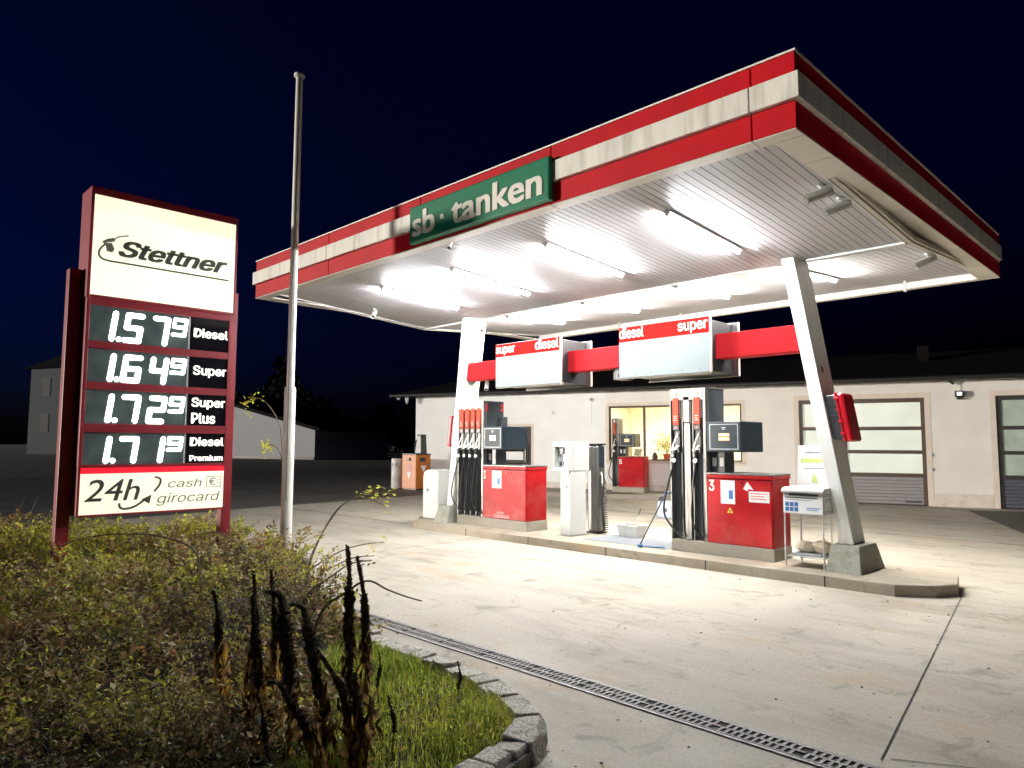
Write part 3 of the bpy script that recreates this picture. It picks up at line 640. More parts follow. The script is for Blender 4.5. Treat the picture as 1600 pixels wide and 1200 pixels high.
obj('slot_cup', MB().prism([(.12,-.02,.83),(.23,-.02,.83),(.20,-.02,.785),(.145,-.02,.785)], 0, (0,.019,0)), M['stainless'], t)

t = thing('air_tower', 'slim steel air pressure column with coiled black hose behind the payment terminal', 'air pump', (-5.06, 1.20, .135))
obj('column', MB().box(-.13,.10,-.11,.11,.03,1.50), M['stainless'], t, .035); obj('foot', MB().box(-.14,.11,-.12,.12,0,.03), M['black'], t, .01); obj('cap', MB().box(-.14,.11,-.12,.12,1.50,1.53), M['black'], t, .008)
obj('gauge_window', MB().box(.101,.108,-.07,.07,1.12,1.48), M['teal'], t, .004); obj('hook', MB().tube([(.10,-.04,1.0),(.15,-.06,1.04),(.16,-.06,.98),(.16,-.06,.8)], .011, 8), M['alu'], t, sm=True)
co = []
for i in range(26*12):
    a = i/12*2*math.pi; f = i/(26*12); co.append((.17+.045*math.cos(a)+.05*f, -.03+.045*math.sin(a)-.03*math.sin(f*3), .86-.80*f))
obj('coiled_hose', MB().tube([(.12,-.02,1.1),(.15,-.02,.98)]+co+[(.25,-.05,.03)], .0085, 6), M['rubber'], t, sm=True)

def tub(x, y, label):
    t = thing('wash_tub', label, 'tub', (x, y, .135+.012))
    a, b, h = .17, .115, .185
    m = MB().hexa([(-a,-b,0),(a,-b,0),(a,b,0),(-a,b,0)], [(-a*1.2,-b*1.25,h),(a*1.2,-b*1.25,h),(a*1.2,b*1.25,h),(-a*1.2,b*1.25,h)])
    m.f = [f for f in m.f if f != (4,5,6,7)]
    wl = obj('basin', m, M['tubw'], t); md = wl.modifiers.new('s', 'SOLIDIFY'); md.thickness = .006
    r = MB(); A, B = a*1.2, b*1.25
    r.box(-A-.018,A+.018,-B-.018,-B,h-.008,h+.012).box(-A-.018,A+.018,B,B+.018,h-.008,h+.012).box(-A-.018,-A,-B,B,h-.008,h+.012).box(A,A+.018,-B,B,h-.008,h+.012)
    obj('rim', r, M['tubw'], t, .005); return t
tub(-4.31, 1.16, 'white plastic wash tub standing on the pale mat')
t = thing('squeegee', 'window squeegee sticking out of the white tub, dark handle tip', 'squeegee', (-4.29, 1.16, .16))
obj('stick', MB().tube([(0,-.02,0),(.03,.04,.23),(.05,.08,.33)], .006, 8), M['tubw'], t); obj('grip', MB().tube([(.05,.08,.33),(.075,.13,.44)], .009, 8), M['charcoal'], t); obj('head', MB().box(-.08,.08,-.03,.0,-.005,.03), M['black'], t, .004)
t = thing('floor_mat', 'pale rectangular mat lying on the island left of pump 3', 'mat', (-3.9, .75, .135))
obj('pad', MB().box(-.82,.74,-.36,.42,.002,.011), M['matwhite'], t, .003)
rb = MB()
for k in range(34): rb.box(-.80+k*.0455,-.78+k*.0455,-.34,.40,.0112,.0165)
obj('rib', rb, M['matwhite'], t)
t = thing('mop_frame', 'blue mop with a wide flat head leaning against pump 3', 'mop', (-3.22, .36, .135))
obj('head_bar', MB().tube([(-.30,-.10,.03),(.05,.02,.03)], .012, 8), M['bluehandle'], t); obj('clamp', MB().box(-.335,-.27,-.125,-.075,.01,.055), M['bluehandle'], t, .008)
obj('handle', MB().tube([(-.30,-.10,.05),(.05,.05,.80)], .010, 8), M['charcoal'], t); obj('grip', MB().tube([(.03,.042,.765),(.055,.052,.82),(.11,.06,.82)], .013, 8), M['bluehandle'], t)
t = thing('canister', 'pale blue plastic canister on the concrete behind pump 3', 'canister', (-6.25, 5.35, .004))
obj('body', MB().box(-.28,.22,-.16,.16,0,.38), M['canister'], t, .05); obj('cap', MB().tube([(-.20,0,.37),(-.27,0,.44)], .055, 12), M['black'], t); obj('badge', MB().tube([(-.05,-.161,.19),(-.05,-.17,.19)], .05, 16), M['black'], t)

# newspaper rack with lid, printed panels, legs and lower shelf
t = thing('leaflet_box', 'white leaflet box with blue picture squares on thin legs beside pump 3', 'leaflet box', (-1.36, .30, .135))
bx = obj('box', MB().box(.0,.50,.0,.50,.665,.915), M['white'], t, .006)
obj('lid', MB().prism([(-.015,-.03,.918),(-.015,.51,.918),(-.015,.51,.99),(-.015,.03,.985),(-.015,-.03,.955)], 0, (.53,0,0)), M['white'], t, .01)
obj('opening', MB().box(.10,.40,-.0315,-.001,.917,.9175).box(.08,.44,-.004,-.0005,.885,.912), M['pdark'], t)
fp = obj('front_print', MB().box(.004,.496,-.004,-.0008,.668,.882), M['paper'], bx)
fit_lines(fp, M['pdark'], .03, .46, -.0045, [(.855,.95)], .014); fit_lines(fp, M['pgrey'], .03, .40, -.0045, [(.83,.9)], .008)
sq = MB()
for a in range(3):
    for b in range(2): sq.box(.03+a*.058,.078+a*.058,-.0056,-.0042,.69+b*.062,.742+b*.062)
obj('picture_square', sq, M['pblue'], fp); fit_lines(fp, M['pblue'], .30, .47, -.0045, [(.735,1),(.712,.8)], .01)
sp = obj('side_print', MB().box(.5008,.504,.03,.47,.68,.88), M['paper'], bx)
obj('print_line', MB().box(.5042,.506,.06,.40,.845,.856).box(.5042,.506,.06,.34,.822,.831).box(.5042,.506,.06,.36,.70,.708), M['pgrey'], sp)
for a, b in ((.012,.012),(.488,.012),(.012,.488),(.488,.488)): obj('leg', MB().tube([(a,b,.665),(a,b,0)], .011, 8), M['white'], t)
obj('shelf', MB().box(.02,.48,.02,.48,.125,.14), M['white'], t, .004)
obj('paper_stack', MB().box(.06,.44,.06,.44,.142,.165), M['matwhite'], t, .003)
def stone(loc, s, seed, label):
    bm = bmesh.new(); bmesh.ops.create_icosphere(bm, subdivisions=3, radius=1)
    r = np.random.default_rng(seed); pl = [(Vector(r.normal(size=3)).normalized(), r.uniform(.6,.9)) for _ in range(9)]
    for v in bm.verts:
        for n, d in pl:
            e = v.co.dot(n)-d
            if e > 0: v.co -= n*e*.9
        v.co = Vector((v.co.x*s[0], v.co.y*s[1], v.co.z*s[2]))
    me = bpy.data.meshes.new('stone'); bm.to_mesh(me); bm.free(); me.materials.append(M['stone']); smooth(me); me.set_sharp_from_angle(angle=R(25))
    o = bpy.data.objects.new('stone', me); S.collection.objects.link(o); o.location = loc; prop(o, label, 'stone')
stone((-1.19,.55,.135+.165+.07), (.13,.11,.085), 3, 'pale rough stone on the leaflet box shelf, the left one'); stone((-.99,.58,.135+.165+.075), (.14,.11,.09), 8, 'pale rough stone on the leaflet box shelf, beside the right column')
# poster stand
t = thing('poster_stand', 'white poster board with lime green printing on two thin legs behind leaflet box', 'poster stand', (-1.48, .98, .135))
pb = obj('board', MB().hexa([(0,0,.92),(.49,0,.92),(.49,.025,.92),(0,.025,.92)], [(.02,.05,1.51),(.45,.05,1.51),(.45,.075,1.51),(.02,.075,1.51)]), M['paper'], t, .004)
def tilt(z): return .05*(z-.92)/.59-.0012
def pstrip(x0,x1,z0,z1,m,nm): obj(nm, MB().hexa([(x0,tilt(z0)-.002,z0),(x1,tilt(z0)-.002,z0),(x1,tilt(z0),z0),(x0,tilt(z0),z0)], [(x0,tilt(z1)-.002,z1),(x1,tilt(z1)-.002,z1),(x1,tilt(z1),z1),(x0,tilt(z1),z1)]), m, pb)
pstrip(.12,.34,1.405,1.43,M['pgrey'],'print_line'); pstrip(.06,.42,1.28,1.34,M['plime'],'headline'); pstrip(.10,.38,1.20,1.212,M['pgrey'],'print_line')
obj('leaf_symbol', MB().prism([(.215,tilt(1.0)-.001,1.02),(.275,tilt(1.0)-.001,1.02),(.285,tilt(1.05)-.001,1.06),(.245,tilt(1.13)-.001,1.14),(.205,tilt(1.05)-.001,1.06)], 0, (0,-.002,0)), M['plime'], pb)
for x in (.05,.42): obj('leg', MB().tube([(x,.035,.95),(x+(.02 if x>.2 else -.03),.03,0)], .009, 8), M['white'], t)
for x in (.05,.40): obj('clip', MB().box(x,x+.05,-.012,.02,.925,.945), M['black'], t)

# fire extinguisher boxes
def exbox(loc, lean, label, rotz=0):
    t = thing('extinguisher_box', label, 'extinguisher box', loc, rotz, group='extinguisher boxes on the canopy columns')
    h = .60
    def sl(x0,x1,y0,y1,z0,z1): return MB().hexa([(x0+lean*z0,y0,z0),(x1+lean*z0,y0,z0),(x1+lean*z0,y1,z0),(x0+lean*z0,y1,z0)], [(x0+lean*z1,y0,z1),(x1+lean*z1,y0,z1),(x1+lean*z1,y1,z1),(x0+lean*z1,y1,z1)])
    b = obj('back_shell', sl(.0,.145,-.15,.15,.02,h-.02), M['charcoal'], t, .015)
    for k in range(1,4):
        z = .02+k*.14; obj('rib', sl(.0,.138,-.156,.156,z-.006,z+.006), M['black'], b, .002)
    c = obj('cover', sl(.147,.245,-.165,.165,0,h), M['redbox'], t, .03); obj('cover_rim', sl(.138,.16,-.172,.172,-.006,h+.006), M['redbox'], c, .008)
    la = MB()
    for k in range(4):
        z = .08+k*.145; la.add(*(lambda q: (q.v, q.f))(sl(.125,.175,-.182,-.172,z,z+.035)))
    obj('latch', la, M['redbox'], c, .003); return t
exbox((-.815, .71, 1.70), -.17, 'red and black plastic extinguisher box mounted on the right column')
exbox((-8.10, .71, 1.60), -.13, 'red and black plastic extinguisher box on the outer side of the left column', math.pi)
t = thing('marker_plate', 'small dark red marker plate on the inner face of the right column', 'plate', (-.9575, .66, 2.58)); obj('plate', MB().hexa([(0,-.03,0),(.008,-.03,0),(.008,.03,0),(0,.03,0)],[(-.0127,-.03,.075),(-.0047,-.03,.075),(-.0047,.03,.075),(-.0127,.03,.075)]), M['redpost'], t)

# white dispenser bin at the left island end
t = thing('waste_bin', 'white bin with rounded top and round black hole beside the left column', 'waste bin', (-9.02, .50, .135))
prof = [(0,0,0),(.52,0,0),(.52,0,.86),(.10,0,.99-.01)]
prof = [(0,.0,.012),(.50,.0,.012),(.50,.0,.99),(.14,.0,.99),(.06,.0,.965),(.015,.0,.91),(.0,.0,.84)]
obj('body', MB().prism(prof, 0, (0,.40,0)), M['white'], t, .02); obj('foot', MB().box(.02,.48,.02,.38,0,.012), M['black'], t)
obj('opening', MB().tube([(.16,-.001,.58),(.16,-.006,.58)], .035, 18), M['black'], t); obj('lid_seam', MB().box(.0,.50,-.0015,.0,.74,.745), M['pgrey'], t)

# orange oil dispenser, barrel and hand pump at the building corner
t = thing('oil_dispenser', 'orange cabinet oil dispenser with white triangle marks at the building corner', 'oil dispenser', (-18.68, 7.02, 0))
cb = obj('cabinet', MB().box(0,.83,0,.66,.04,1.25), M['orange'], t, .02); obj('foot', MB().box(.03,.80,.03,.63,0,.04), M['black'], t); obj('top_tray', MB().box(-.01,.84,-.01,.67,1.25,1.29), M['charcoal'], t, .008)
for (a, b_) in ((.42,.45),): 
    obj('triangle_mark', MB().prism([(a-.14,-.002,.62),(a+.14,-.002,.62),(a,-.002,.36)], 0, (0,-.003,0)), M['paper'], cb); obj('round_port', MB().tube([(a,-.001,.82),(a,-.006,.82)], .11, 18), M['redpost'], cb); obj('tap', MB().box(a-.08,a+.08,-.05,-.001,1.03,1.14), M['black'], cb, .01)
obj('triangle_mark', MB().prism([(.833,.20,.86),(.833,.46,.86),(.833,.33,.62)], 0, (.003,0,0)), M['paper'], cb); obj('sticker', MB().box(.832,.836,.15,.42,1.0,1.15), M['pdark'], cb)
t = thing('hand_pump', 'black hand pump standing on top of the orange oil dispenser', 'hand pump', (-18.15, 7.45, 1.29))
obj('body', MB().hexa([(-.18,-.14,0),(.20,-.14,0),(.20,.14,0),(-.18,.14,0)], [(-.06,-.12,.66),(.16,-.12,.66),(.16,.12,.66),(-.06,.12,.66)]), M['charcoal'], t, .02)
obj('spout', MB().tube([(-.08,-.05,.55),(-.22,-.08,.40),(-.24,-.08,.15),(-.14,-.05,.04)], .03, 8), M['black'], t, sm=True); obj('cap', MB().box(-.07,.17,-.13,.13,.66,.69), M['black'], t, .01)
t = thing('oil_drum', 'white drum lettered in black beside the orange oil dispenser', 'drum', (-19.35, 7.35, 0))
obj('barrel', MB().lathe([(.26,0),(.27,.02),(.27,.38),(.28,.40),(.27,.42),(.27,.80),(.28,.82),(.27,.84),(.27,1.08),(.25,1.10)], seg=24), M['drumwhite'], t, sm=True)
text('on', (-.02, -.272, .80), Vector((.8,.2,0)).normalized(), Z, .26, .14, M['pdark'], t, .004, .03)

# ================================================================== SERVICE BUILDING (local: x along the wall, y into the building)
B = thing('service_building', 'long low white service building with dark tiled roof behind the canopy', 'building', BO, BA)
H = 3.44; UL, UR, UM = -16.9, 6.5, -9.22
ops = [(-13.45,-12.0,.155,2.27), (-9.14,-4.86,1.13,2.92), (-3.22,.02,.0,2.975), (1.66,4.9,.0,2.985)]
def wall(x0, x1, oo, m):
    mb = MB(); x = x0
    for a, b, z0, z1 in oo:
        mb.box(x, a, 0, .30, 0, H); 
        if z0 > .2: mb.box(a, b, 0, .30, 0, z0)
        mb.box(a, b, 0, .30, z1, H); x = b
    mb.box(x, x1, 0, .30, 0, H); obj('wall', mb, m, B)
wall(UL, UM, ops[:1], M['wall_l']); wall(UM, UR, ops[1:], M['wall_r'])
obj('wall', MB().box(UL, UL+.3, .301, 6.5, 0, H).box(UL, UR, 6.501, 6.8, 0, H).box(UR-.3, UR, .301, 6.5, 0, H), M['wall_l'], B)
def surround(a, b, z0, z1, w, full):
    m = MB().box(a-w, a, -.006, .0, z0 if full else z0-w, z1+w).box(b, b+w, -.006, 0, z0 if full else z0-w, z1+w).box(a, b, -.006, 0, z1, z1+w)
    if not full: m.box(a, b, -.006, 0, z0-w, z0)
    obj('surround', m, M['surround'], B)
surround(*ops[0], .10, True); surround(*ops[1], .11, False); surround(*ops[2], .14, True); surround(*ops[3], .14, True)
bb = MB()
for a, b in ((UL,-13.56),(-11.89,-4.8+.0),(-4.799,-3.37),(.17,1.51),(5.05,UR)): bb = MB().box(a, b, -.012, -.0, .0, .36); obj('base_band', bb, M['band'], B)
# roof with hipped left end, tiles as courses, gutter
rf = MB(); rise, ov, dep = 1.10, .38, 7.0; e0, e1 = UL-.9, UR+.6
rows = 18
for k in range(rows):
    f0, f1 = k/rows, (k+1)/rows; y0, y1 = -ov+f0*(dep/2+ov), -ov+f1*(dep/2+ov); z0, z1 = H+.06+f0*rise, H+.06+f1*rise+.03
    xa, xb = e0+f0*2.6, e0+f1*2.6
    rf.add([(xa,y0,z0),(e1,y0,z0),(e1,y1,z1),(xb,y1,z1),(xa,y0,z0-.03),(e1,y0,z0-.03)], [(0,1,2,3),(4,5,1,0)])
rf.add([(e0,-ov,H+.06),(e0,dep+ov,H+.06),(e0+2.6,dep/2,H+.06+rise)], [(0,1,2)]).add([(e0,dep+ov,H+.06),(e1,dep+ov,H+.06),(e1,dep/2,H+.06+rise),(e0+2.6,dep/2,H+.06+rise)], [(0,1,2,3)]).add([(e1,-ov,H+.06),(e1,dep+ov,H+.06),(e1,dep/2,H+.06+rise)], [(0,1,2)])
rf.box(e0+.02, e1-.02, -ov+.02, dep+ov-.02, H+.002, H+.055)
roof = obj('roof', rf, M['tile'], B)
obj('chimney', MB().box(.02,.30,2.0,2.3,H+.5,H+1.22), M['plinth_dark'], roof)
gt = MB().tube([(e0,-ov-.06,H+.03),(e1,-ov-.06,H+.03)], .065, 12); gtr = obj('gutter', gt, M['gutter'], roof, sm=True)
gk = MB()
for k in range(28): gk.box(e0+.4+k*.85, e0+.44+k*.85, -ov-.13, -ov+.02, H-.045, H-.02)
obj('gutter_clip', gk, M['gutter'], gtr)
# shop door
d = obj('door', MB().box(-13.40,-13.27,.06,.12,.16,2.22).box(-12.18,-12.05,.06,.12,.16,2.22).box(-13.269,-12.181,.06,.12,2.09,2.22).box(-13.269,-12.181,.06,.12,.16,.42).box(-13.269,-12.181,.06,.12,.98,1.08), M['darkmetal'], B, .006)
obj('pane', MB().box(-13.269,-12.181,.085,.095,1.081,2.089).box(-13.269,-12.181,.085,.095,.421,.979), M['glass'], d)
obj('handle', MB().tube([(-12.23,.05,1.0),(-12.23,.0,1.05),(-12.23,.0,1.6),(-12.23,.05,1.65)], .016, 8), M['alu'], d); obj('notice', MB().box(-13.2,-12.35,.078,.083,1.09,1.38), M['paper'], d)
obj('door_frame', MB().box(-13.45,-13.405,.04,.14,.155,2.27).box(-12.045,-12.0,.04,.14,.155,2.27).box(-13.404,-12.046,.04,.14,2.225,2.27), M['darkmetal'], B)
# shop window with a lit room behind
wn_ = obj('window', MB().box(-9.14,-9.08,.05,.12,1.13,2.92).box(-4.92,-4.86,.05,.12,1.13,2.92).box(-9.079,-4.921,.05,.12,2.86,2.92).box(-9.079,-4.921,.05,.12,1.13,1.18).box(-7.98,-7.90,.051,.119,1.181,2.859).box(-6.4,-6.32,.051,.119,1.181,2.859), M['brownframe'], B, .005)
obj('pane', MB().box(-9.079,-4.921,.08,.088,1.181,2.859), M['glass'], wn_); obj('sill', MB().box(-9.2,-4.80,-.06,.05,1.085,1.128), M['beige'], wn_, .006)
rm = MB().box(-9.6,-4.4,3.6,3.65,0,3.2).box(-9.65,-9.6,.31,3.6,0,3.2).box(-4.4,-4.35,.31,3.6,0,3.2).box(-9.6,-4.4,.31,3.6,3.1,3.15).box(-9.6,-4.4,.31,3.6,.0,.05)
room = obj('room', rm, M['room'], B)
obj('room_lamp', MB().box(-8.6,-5.4,1.6,1.9,3.06,3.095), M['roomlamp'], room)
obj('counter', MB().box(-9.1,-4.9,.34,.95,.9,1.12), M['wood'], room); obj('shelf_unit', MB().box(-7.7,-7.1,3.2,3.58,.05,2.2), M['brownframe'], room); obj('cupboard', MB().box(-9.3,-8.35,3.1,3.58,.05,2.05), M['wall_r'], room)
# things on the counter
def world_b(u, v, z): return bw(u, -v, z)
t = thing('potted_plant', 'leafy pot plant behind the lit window on the counter', 'potted plant', world_b(-7.35, .62, 1.12))
obj('pot', MB().lathe([(.09,0),(.13,.22),(.14,.23),(.12,.23),(.115,.18)], seg=18), M['orange_tag'], t, sm=True)
v = []; q = []
for k in range(420):
    c = rng.normal(size=3)*[.26,.16,.2]+[0,0,.58]; a = rng.normal(size=3); a /= np.linalg.norm(a); b = np.cross(a, rng.normal(size=3)); b /= np.linalg.norm(b); l = .045
    i0 = len(v); v += [c-a*l, c+b*l*.45, c+a*l, c-b*l*.45]; q.append((i0,i0+1,i0+2,i0+3))
npmesh('foliage', v, q, [LEAF[3], LEAF[1], LEAF[6]], rng.integers(0,3,len(q)), t)
tw_ = MB()
for k in range(9): a = k*.7; tw_.tube([(0,0,.2),(.12*math.cos(a),.08*math.sin(a),.42),(.24*math.cos(a),.15*math.sin(a),.6)], .006, 5)
obj('stem', tw_, M['twig'], t)
for u, z, r, h, m, lb, cat, nm in ((-7.75,1.12,.10,.26,'teal','dark blue rounded jar on the counter behind the lit window','jar','jar'),(-6.95,1.12,.14,.34,'orange_tag','orange brown vase beside the pot plant behind the lit window','vase','vase'),(-6.6,1.12,.12,.38,'ppink','pinkish vase right of the pot plant behind the lit window','vase','vase')):
    t = thing(nm, lb, cat, world_b(u, .6, z)); obj('body', MB().lathe([(r*.6,0),(r,h*.4),(r*.8,h*.75),(r*.5,h*.9),(r*.55,h)], seg=18), M[m], t, sm=True); obj('rim', MB().lathe([(r*.56,h),(r*.58,h+.012),(r*.5,h+.014)], seg=18), M[m], t, sm=True)
t = thing('cash_register', 'dark till with a pale screen on the counter at the window left end', 'till', world_b(-8.35, .60, 1.12))
obj('base', MB().box(-.22,.22,-.2,.2,0,.12), M['black'], t, .01); obj('screen', MB().hexa([(-.15,.0,.16),(.15,.0,.16),(.15,.03,.16),(-.15,.03,.16)],[(-.15,.08,.40),(.15,.08,.40),(.15,.11,.40),(-.15,.11,.40)]), M['paper'], t, .006); obj('stand', MB().box(-.03,.03,.02,.06,.12,.18), M['black'], t)
# garage doors
def garage(a, b, z1, pane, panel, frame, rows=(.77,1.45,2.10,2.80), mull=True):
    d = obj('garage_door', MB().box(a,a+.10,.03,.12,.02,z1).box(b-.10,b,.03,.12,.02,z1).box(a+.101,b-.101,.03,.12,z1-.12,z1), M[frame], B, .004)
    xs = [a+.10] + [a+.10+(b-a-.2)*(k/3) for k in (1,2)] + [b-.10]; xs = [a+.10, a+.10+(b-a-.2)*.37, b-.10]
    zs = [.78, 1.42, 2.08, z1-.12]; bars = MB()
    for z in zs[:3]: bars.box(a+.101, b-.101, .035, .115, z, z+.10)
    for x in xs[1:-1]:
        for z0, z1_ in zip(zs, zs[1:]): bars.box(x-.05, x+.05, .036, .114, z0+.101, z1_-.001)
    obj('glazing_bar', bars, M[frame], d, .003)
    for x0, x1 in zip(xs, xs[1:]):
        for z0, z1_ in zip(zs, zs[1:]): obj('pane', MB().box(x0+(.05 if x0 > a+.11 else 0), x1-(.05 if x1 < b-.11 else 0), .07, .08, z0+.10, z1_), M[pane], d)
    pn = MB(); n = 8
    for k in range(n): pn.box(a+.101, b-.101, .045, .10, .03+k*.0935, .03+k*.0935+.088)
    obj('lower_panel', pn, M[panel], d, .006); obj('bottom_seal', MB().box(a+.02,b-.02,.03,.11,.0,.028), M['black'], d)
    obj('maker_plate', MB().box(b-.55,b-.15,.041,.0445,.08,.13), M['pdark'], d)
garage(-3.22, .02, 2.975, 'frost', 'doorpanel', 'brownframe'); garage(1.66, 4.9, 2.985, 'frostdark', 'darkpanel', 'darkmetal')
for (a, z) in ((.10,1.35),(.10,.95)): obj('wall_switch', MB().box(a,a+.06,-.035,-.0125,z,z+.09), M['edgegrey'], B, .006)
obj('pipe_outlet', MB().tube([(-11.15,-.012,2.74),(-11.15,.0,2.74)], .06, 16), M['edgegrey'], B); 
# wall-mounted things
t = thing('floodlight', 'small dark floodlight on the wall between the garage doors', 'floodlight', bw(.84,.0,3.03)); t.rotation_euler[2] = BA
obj('housing', MB().box(-.10,.10,-.15,-.05,-.07,.10), M['black'], t, .01); obj('glass', MB().box(-.05,.06,-.155,-.1505,-.02,.06), M['floodglass'], t); obj('bracket', MB().box(-.03,.03,-.05,0,-.10,-.04).box(-.06,.06,-.12,-.02,-.13,-.08), M['charcoal'], t, .004); obj('cable', MB().tube([(.03,-.02,.1),(.05,-.015,.25),(.05,-.01,.36)], .006, 6), M['white'], t)
t = thing('wall_camera', 'tiny dark camera under the gutter above the floodlight', 'security camera', bw(.70,.02,3.36)); t.rotation_euler[2] = BA
obj('housing', MB().tube([(-.08,-.16,.03),(.02,-.06,-.03)], .032, 10), M['charcoal'], t); obj('mount', MB().tube([(.0,-.08,-.01),(.06,0,.02)], .015, 8), M['white'], t)
t = thing('wall_sensor', 'small round brass coloured sensor on the wall left of the lit window', 'sensor', bw(-9.75,.0,3.16)); t.rotation_euler[2] = BA
obj('body', MB().tube([(0,0,0),(0,-.05,0)], .055, 14), M['beige'], t); obj('cover', MB().tube([(0,-.05,0),(0,-.06,0)], .035, 14), M['wood'], t); obj('cable', MB().box(-.004,.004,-.006,0,-.9,-.05), M['wall_r'], t)
for u, l in ((-17.55, 'small white globe lamp under the left roof overhang, outer one'), (-17.15, 'pale cone lamp under the left roof overhang, nearer the wall')):
    t = thing('eaves_lamp', l, 'lamp', bw(u, .25, H)); hh = .12 if 'globe' in l else .28
    obj('shade', MB().lathe([(.02,0),(.07,-.02),(.06,-hh*.6),(.015,-hh)], seg=14), M['edgegrey'], t, sm=True); obj('fitting', MB().lathe([(.03,.0),(.03,.03)], seg=10), M['darkmetal'], t)

# ================================================================== PRICE PYLON (faces +x; s runs along +y)
PX, PY = -6.37, -6.36
P = thing('price_pylon', 'tall dark red price pylon with a lit cream top panel and white digits', 'price sign', (PX, PY, 0))
XF = 0.  # front plane
for a, b in ((-.155,-.02), (1.69,1.815)): obj('post', MB().box(-.33,-.19,a,b,.0,3.64), M['redpost'], P, .008)
tf = MB(); 
tf.box(-.40,.0,-.02,.016,3.30,4.595).box(-.40,0,1.672,1.70,3.30,4.595).box(-.40,0,.0165,1.6715,4.506,4.595).box(-.40,0,.0165,1.6715,3.30,3.336)
obj('top_frame', tf, M['redpost'], P, .006)
tp = obj('lit_panel', MB().box(-.39,-.008,.017,1.671,3.337,4.505), M['cream'], P)
u_ = lambda s, z, off=0: (off, s, z)
text('Stettner', (-.0075,.29,3.825), Y, Z, 1.285, .20, M['inkgrey'], tp, .003, .03, .35)
obj('logo_hose', MB().tube(catmull([(-.004,.155,3.95),(-.004,.10,3.88),(-.004,.085,3.82),(-.004,.11,3.772),(-.004,.18,3.752),(-.004,.30,3.750)], 6)+[Vector((-.004,1.595,3.748))], .011, 6), M['inkgrey'], tp)
obj('logo_nozzle', MB().tube(catmull([(-.004,.125,3.95),(-.004,.17,3.985),(-.004,.22,4.0),(-.004,.29,4.055),(-.004,.386,4.085)], 5), [.02]*6+[.024]*6+[.008]*9, 6).prism([(-.0075,.145,3.955),(-.0075,.215,3.965),(-.0075,.245,3.90),(-.0075,.225,3.855),(-.0075,.165,3.86)], 0, (.003,0,0)), M['inkgrey2'], tp)
fm = MB()
rows = ((3.222,2.81),(2.722,2.34),(2.253,1.865),(1.765,1.40))
fm.box(-.33,-.01,-.01,.03,1.36,3.30).box(-.33,-.01,1.63,1.685,.83,3.30)
prev = 3.299
for a, b in rows:
    fm.box(-.33,-.012,.0305,1.6295,a,prev-.001 if prev<3.29 else 3.299); prev = b
fm.box(-.33,-.012,.0305,1.6295,1.361,prev-.001)
obj('price_frame', fm, M['redpost'], P, .004)
SEG = {'0':'abcdef','1':'bc','2':'abged','3':'abgcd','4':'fgbc','5':'afgcd','6':'afgedc','7':'abc','9':'abfgcd'}
def digit(mb, ch, s0, s1, z0, z1, x, th):
    sk = .10*(z1-z0)/ .36; zm = (z0+z1)/2; q = .004
    cnt = [0]
    def quad(sa,za,sb,zb,hor):
        A = np.array([sa+(za-z0)*.12, za]); Bq = np.array([sb+(zb-z0)*.12, zb]); d = (Bq-A)/np.linalg.norm(Bq-A); an = math.atan2(d[1], d[0]); t = th/2; pts = []
        for c_, st in ((Bq, an-math.pi/2), (A, an+math.pi/2)):
            for k in range(7): pts.append((x+.0004*cnt[0], c_[0]+t*math.cos(st+math.pi*k/6), c_[1]+t*math.sin(st+math.pi*k/6)))
        cnt[0] += 1; mb.prism(pts, 0, (.003,0,0))
    t2 = th/2; L_, R_, T_, B_ = s0+t2, s1-t2-.12*(z1-z0), z1-t2, z0+t2
    for c in SEG[ch]:
        if c == 'a': quad(L_,T_,R_,T_,1)
        if c == 'd': quad(L_,B_,R_,B_,1)
        if c == 'g': quad(L_,zm,R_,zm,1)
        if c == 'f': quad(L_,zm,L_,T_,0)
        if c == 'b': quad(R_,zm,R_,T_,0)
        if c == 'e': quad(L_,B_,L_,zm,0)
        if c == 'c': quad(R_,B_,R_,zm,0)
prices = ('1579','1649','1729','1719')
for (a, b), pr in zip(rows, prices):
    g_ = obj('price_row', MB().box(-.31,-.035,.031,1.13,b,a), M['screen'], P)
    obj('name_panel', MB().box(-.31,-.030,1.165,1.629,b,a), M['gloss'], P)
    obj('module_edge', MB().box(-.31,-.030,1.131,1.150,b,a), M['edgegrey'], g_)
    z0, z1 = b+.012, a-.045
    for ch, s0, s1, zz in zip(pr, (.07,.375,.675,.925), (.335,.625,.92,1.125), (z0,z0,z0,z0+.135)):
        m_ = MB(); digit(m_, ch, s0, s1, zz, z1 if zz == z0 else z1+.005, -.034, .056 if zz == z0 else .036); obj('digit', m_, M['digit'], g_)
    obj('decimal_point', MB().prism([(-.034,.345+.028*math.cos(k*.785),z0+.03+.028*math.sin(k*.785)) for k in range(8)], 0, (.004,0,0)), M['digit'], g_)
for tx, s0, s1, z0, z1 in (('Diesel',1.197,1.624,2.972,3.086),('Super',1.205,1.62,2.47,2.615),('Super',1.203,1.62,2.07,2.21),('Plus',1.207,1.50,1.89,2.02),('Diesel',1.205,1.62,1.61,1.718),('Premium',1.205,1.615,1.425,1.495)):
    text(tx, (-.029,s0,z0), Y, Z, s1-s0, z1-z0, M['lettr'], P, .003, .014)
obj('red_stripe', MB().box(-.31,-.006,.02,1.632,1.296,1.358), M['redlit'], P)
lp = obj('lit_panel', MB().box(-.30,-.008,.022,1.629,.84,1.294), M['cream2'], P)
obj('panel_frame', MB().box(-.33,-.012,-.006,.0215,.825,1.359).box(-.33,-.012,.0216,1.629,.815,.8395), M['redpost'], P, .003)
text('24h', (-.0075,.065,.985), Y, Z, .58, .245, M['inkgrey'], lp, .003, .006, .22, plain=True)
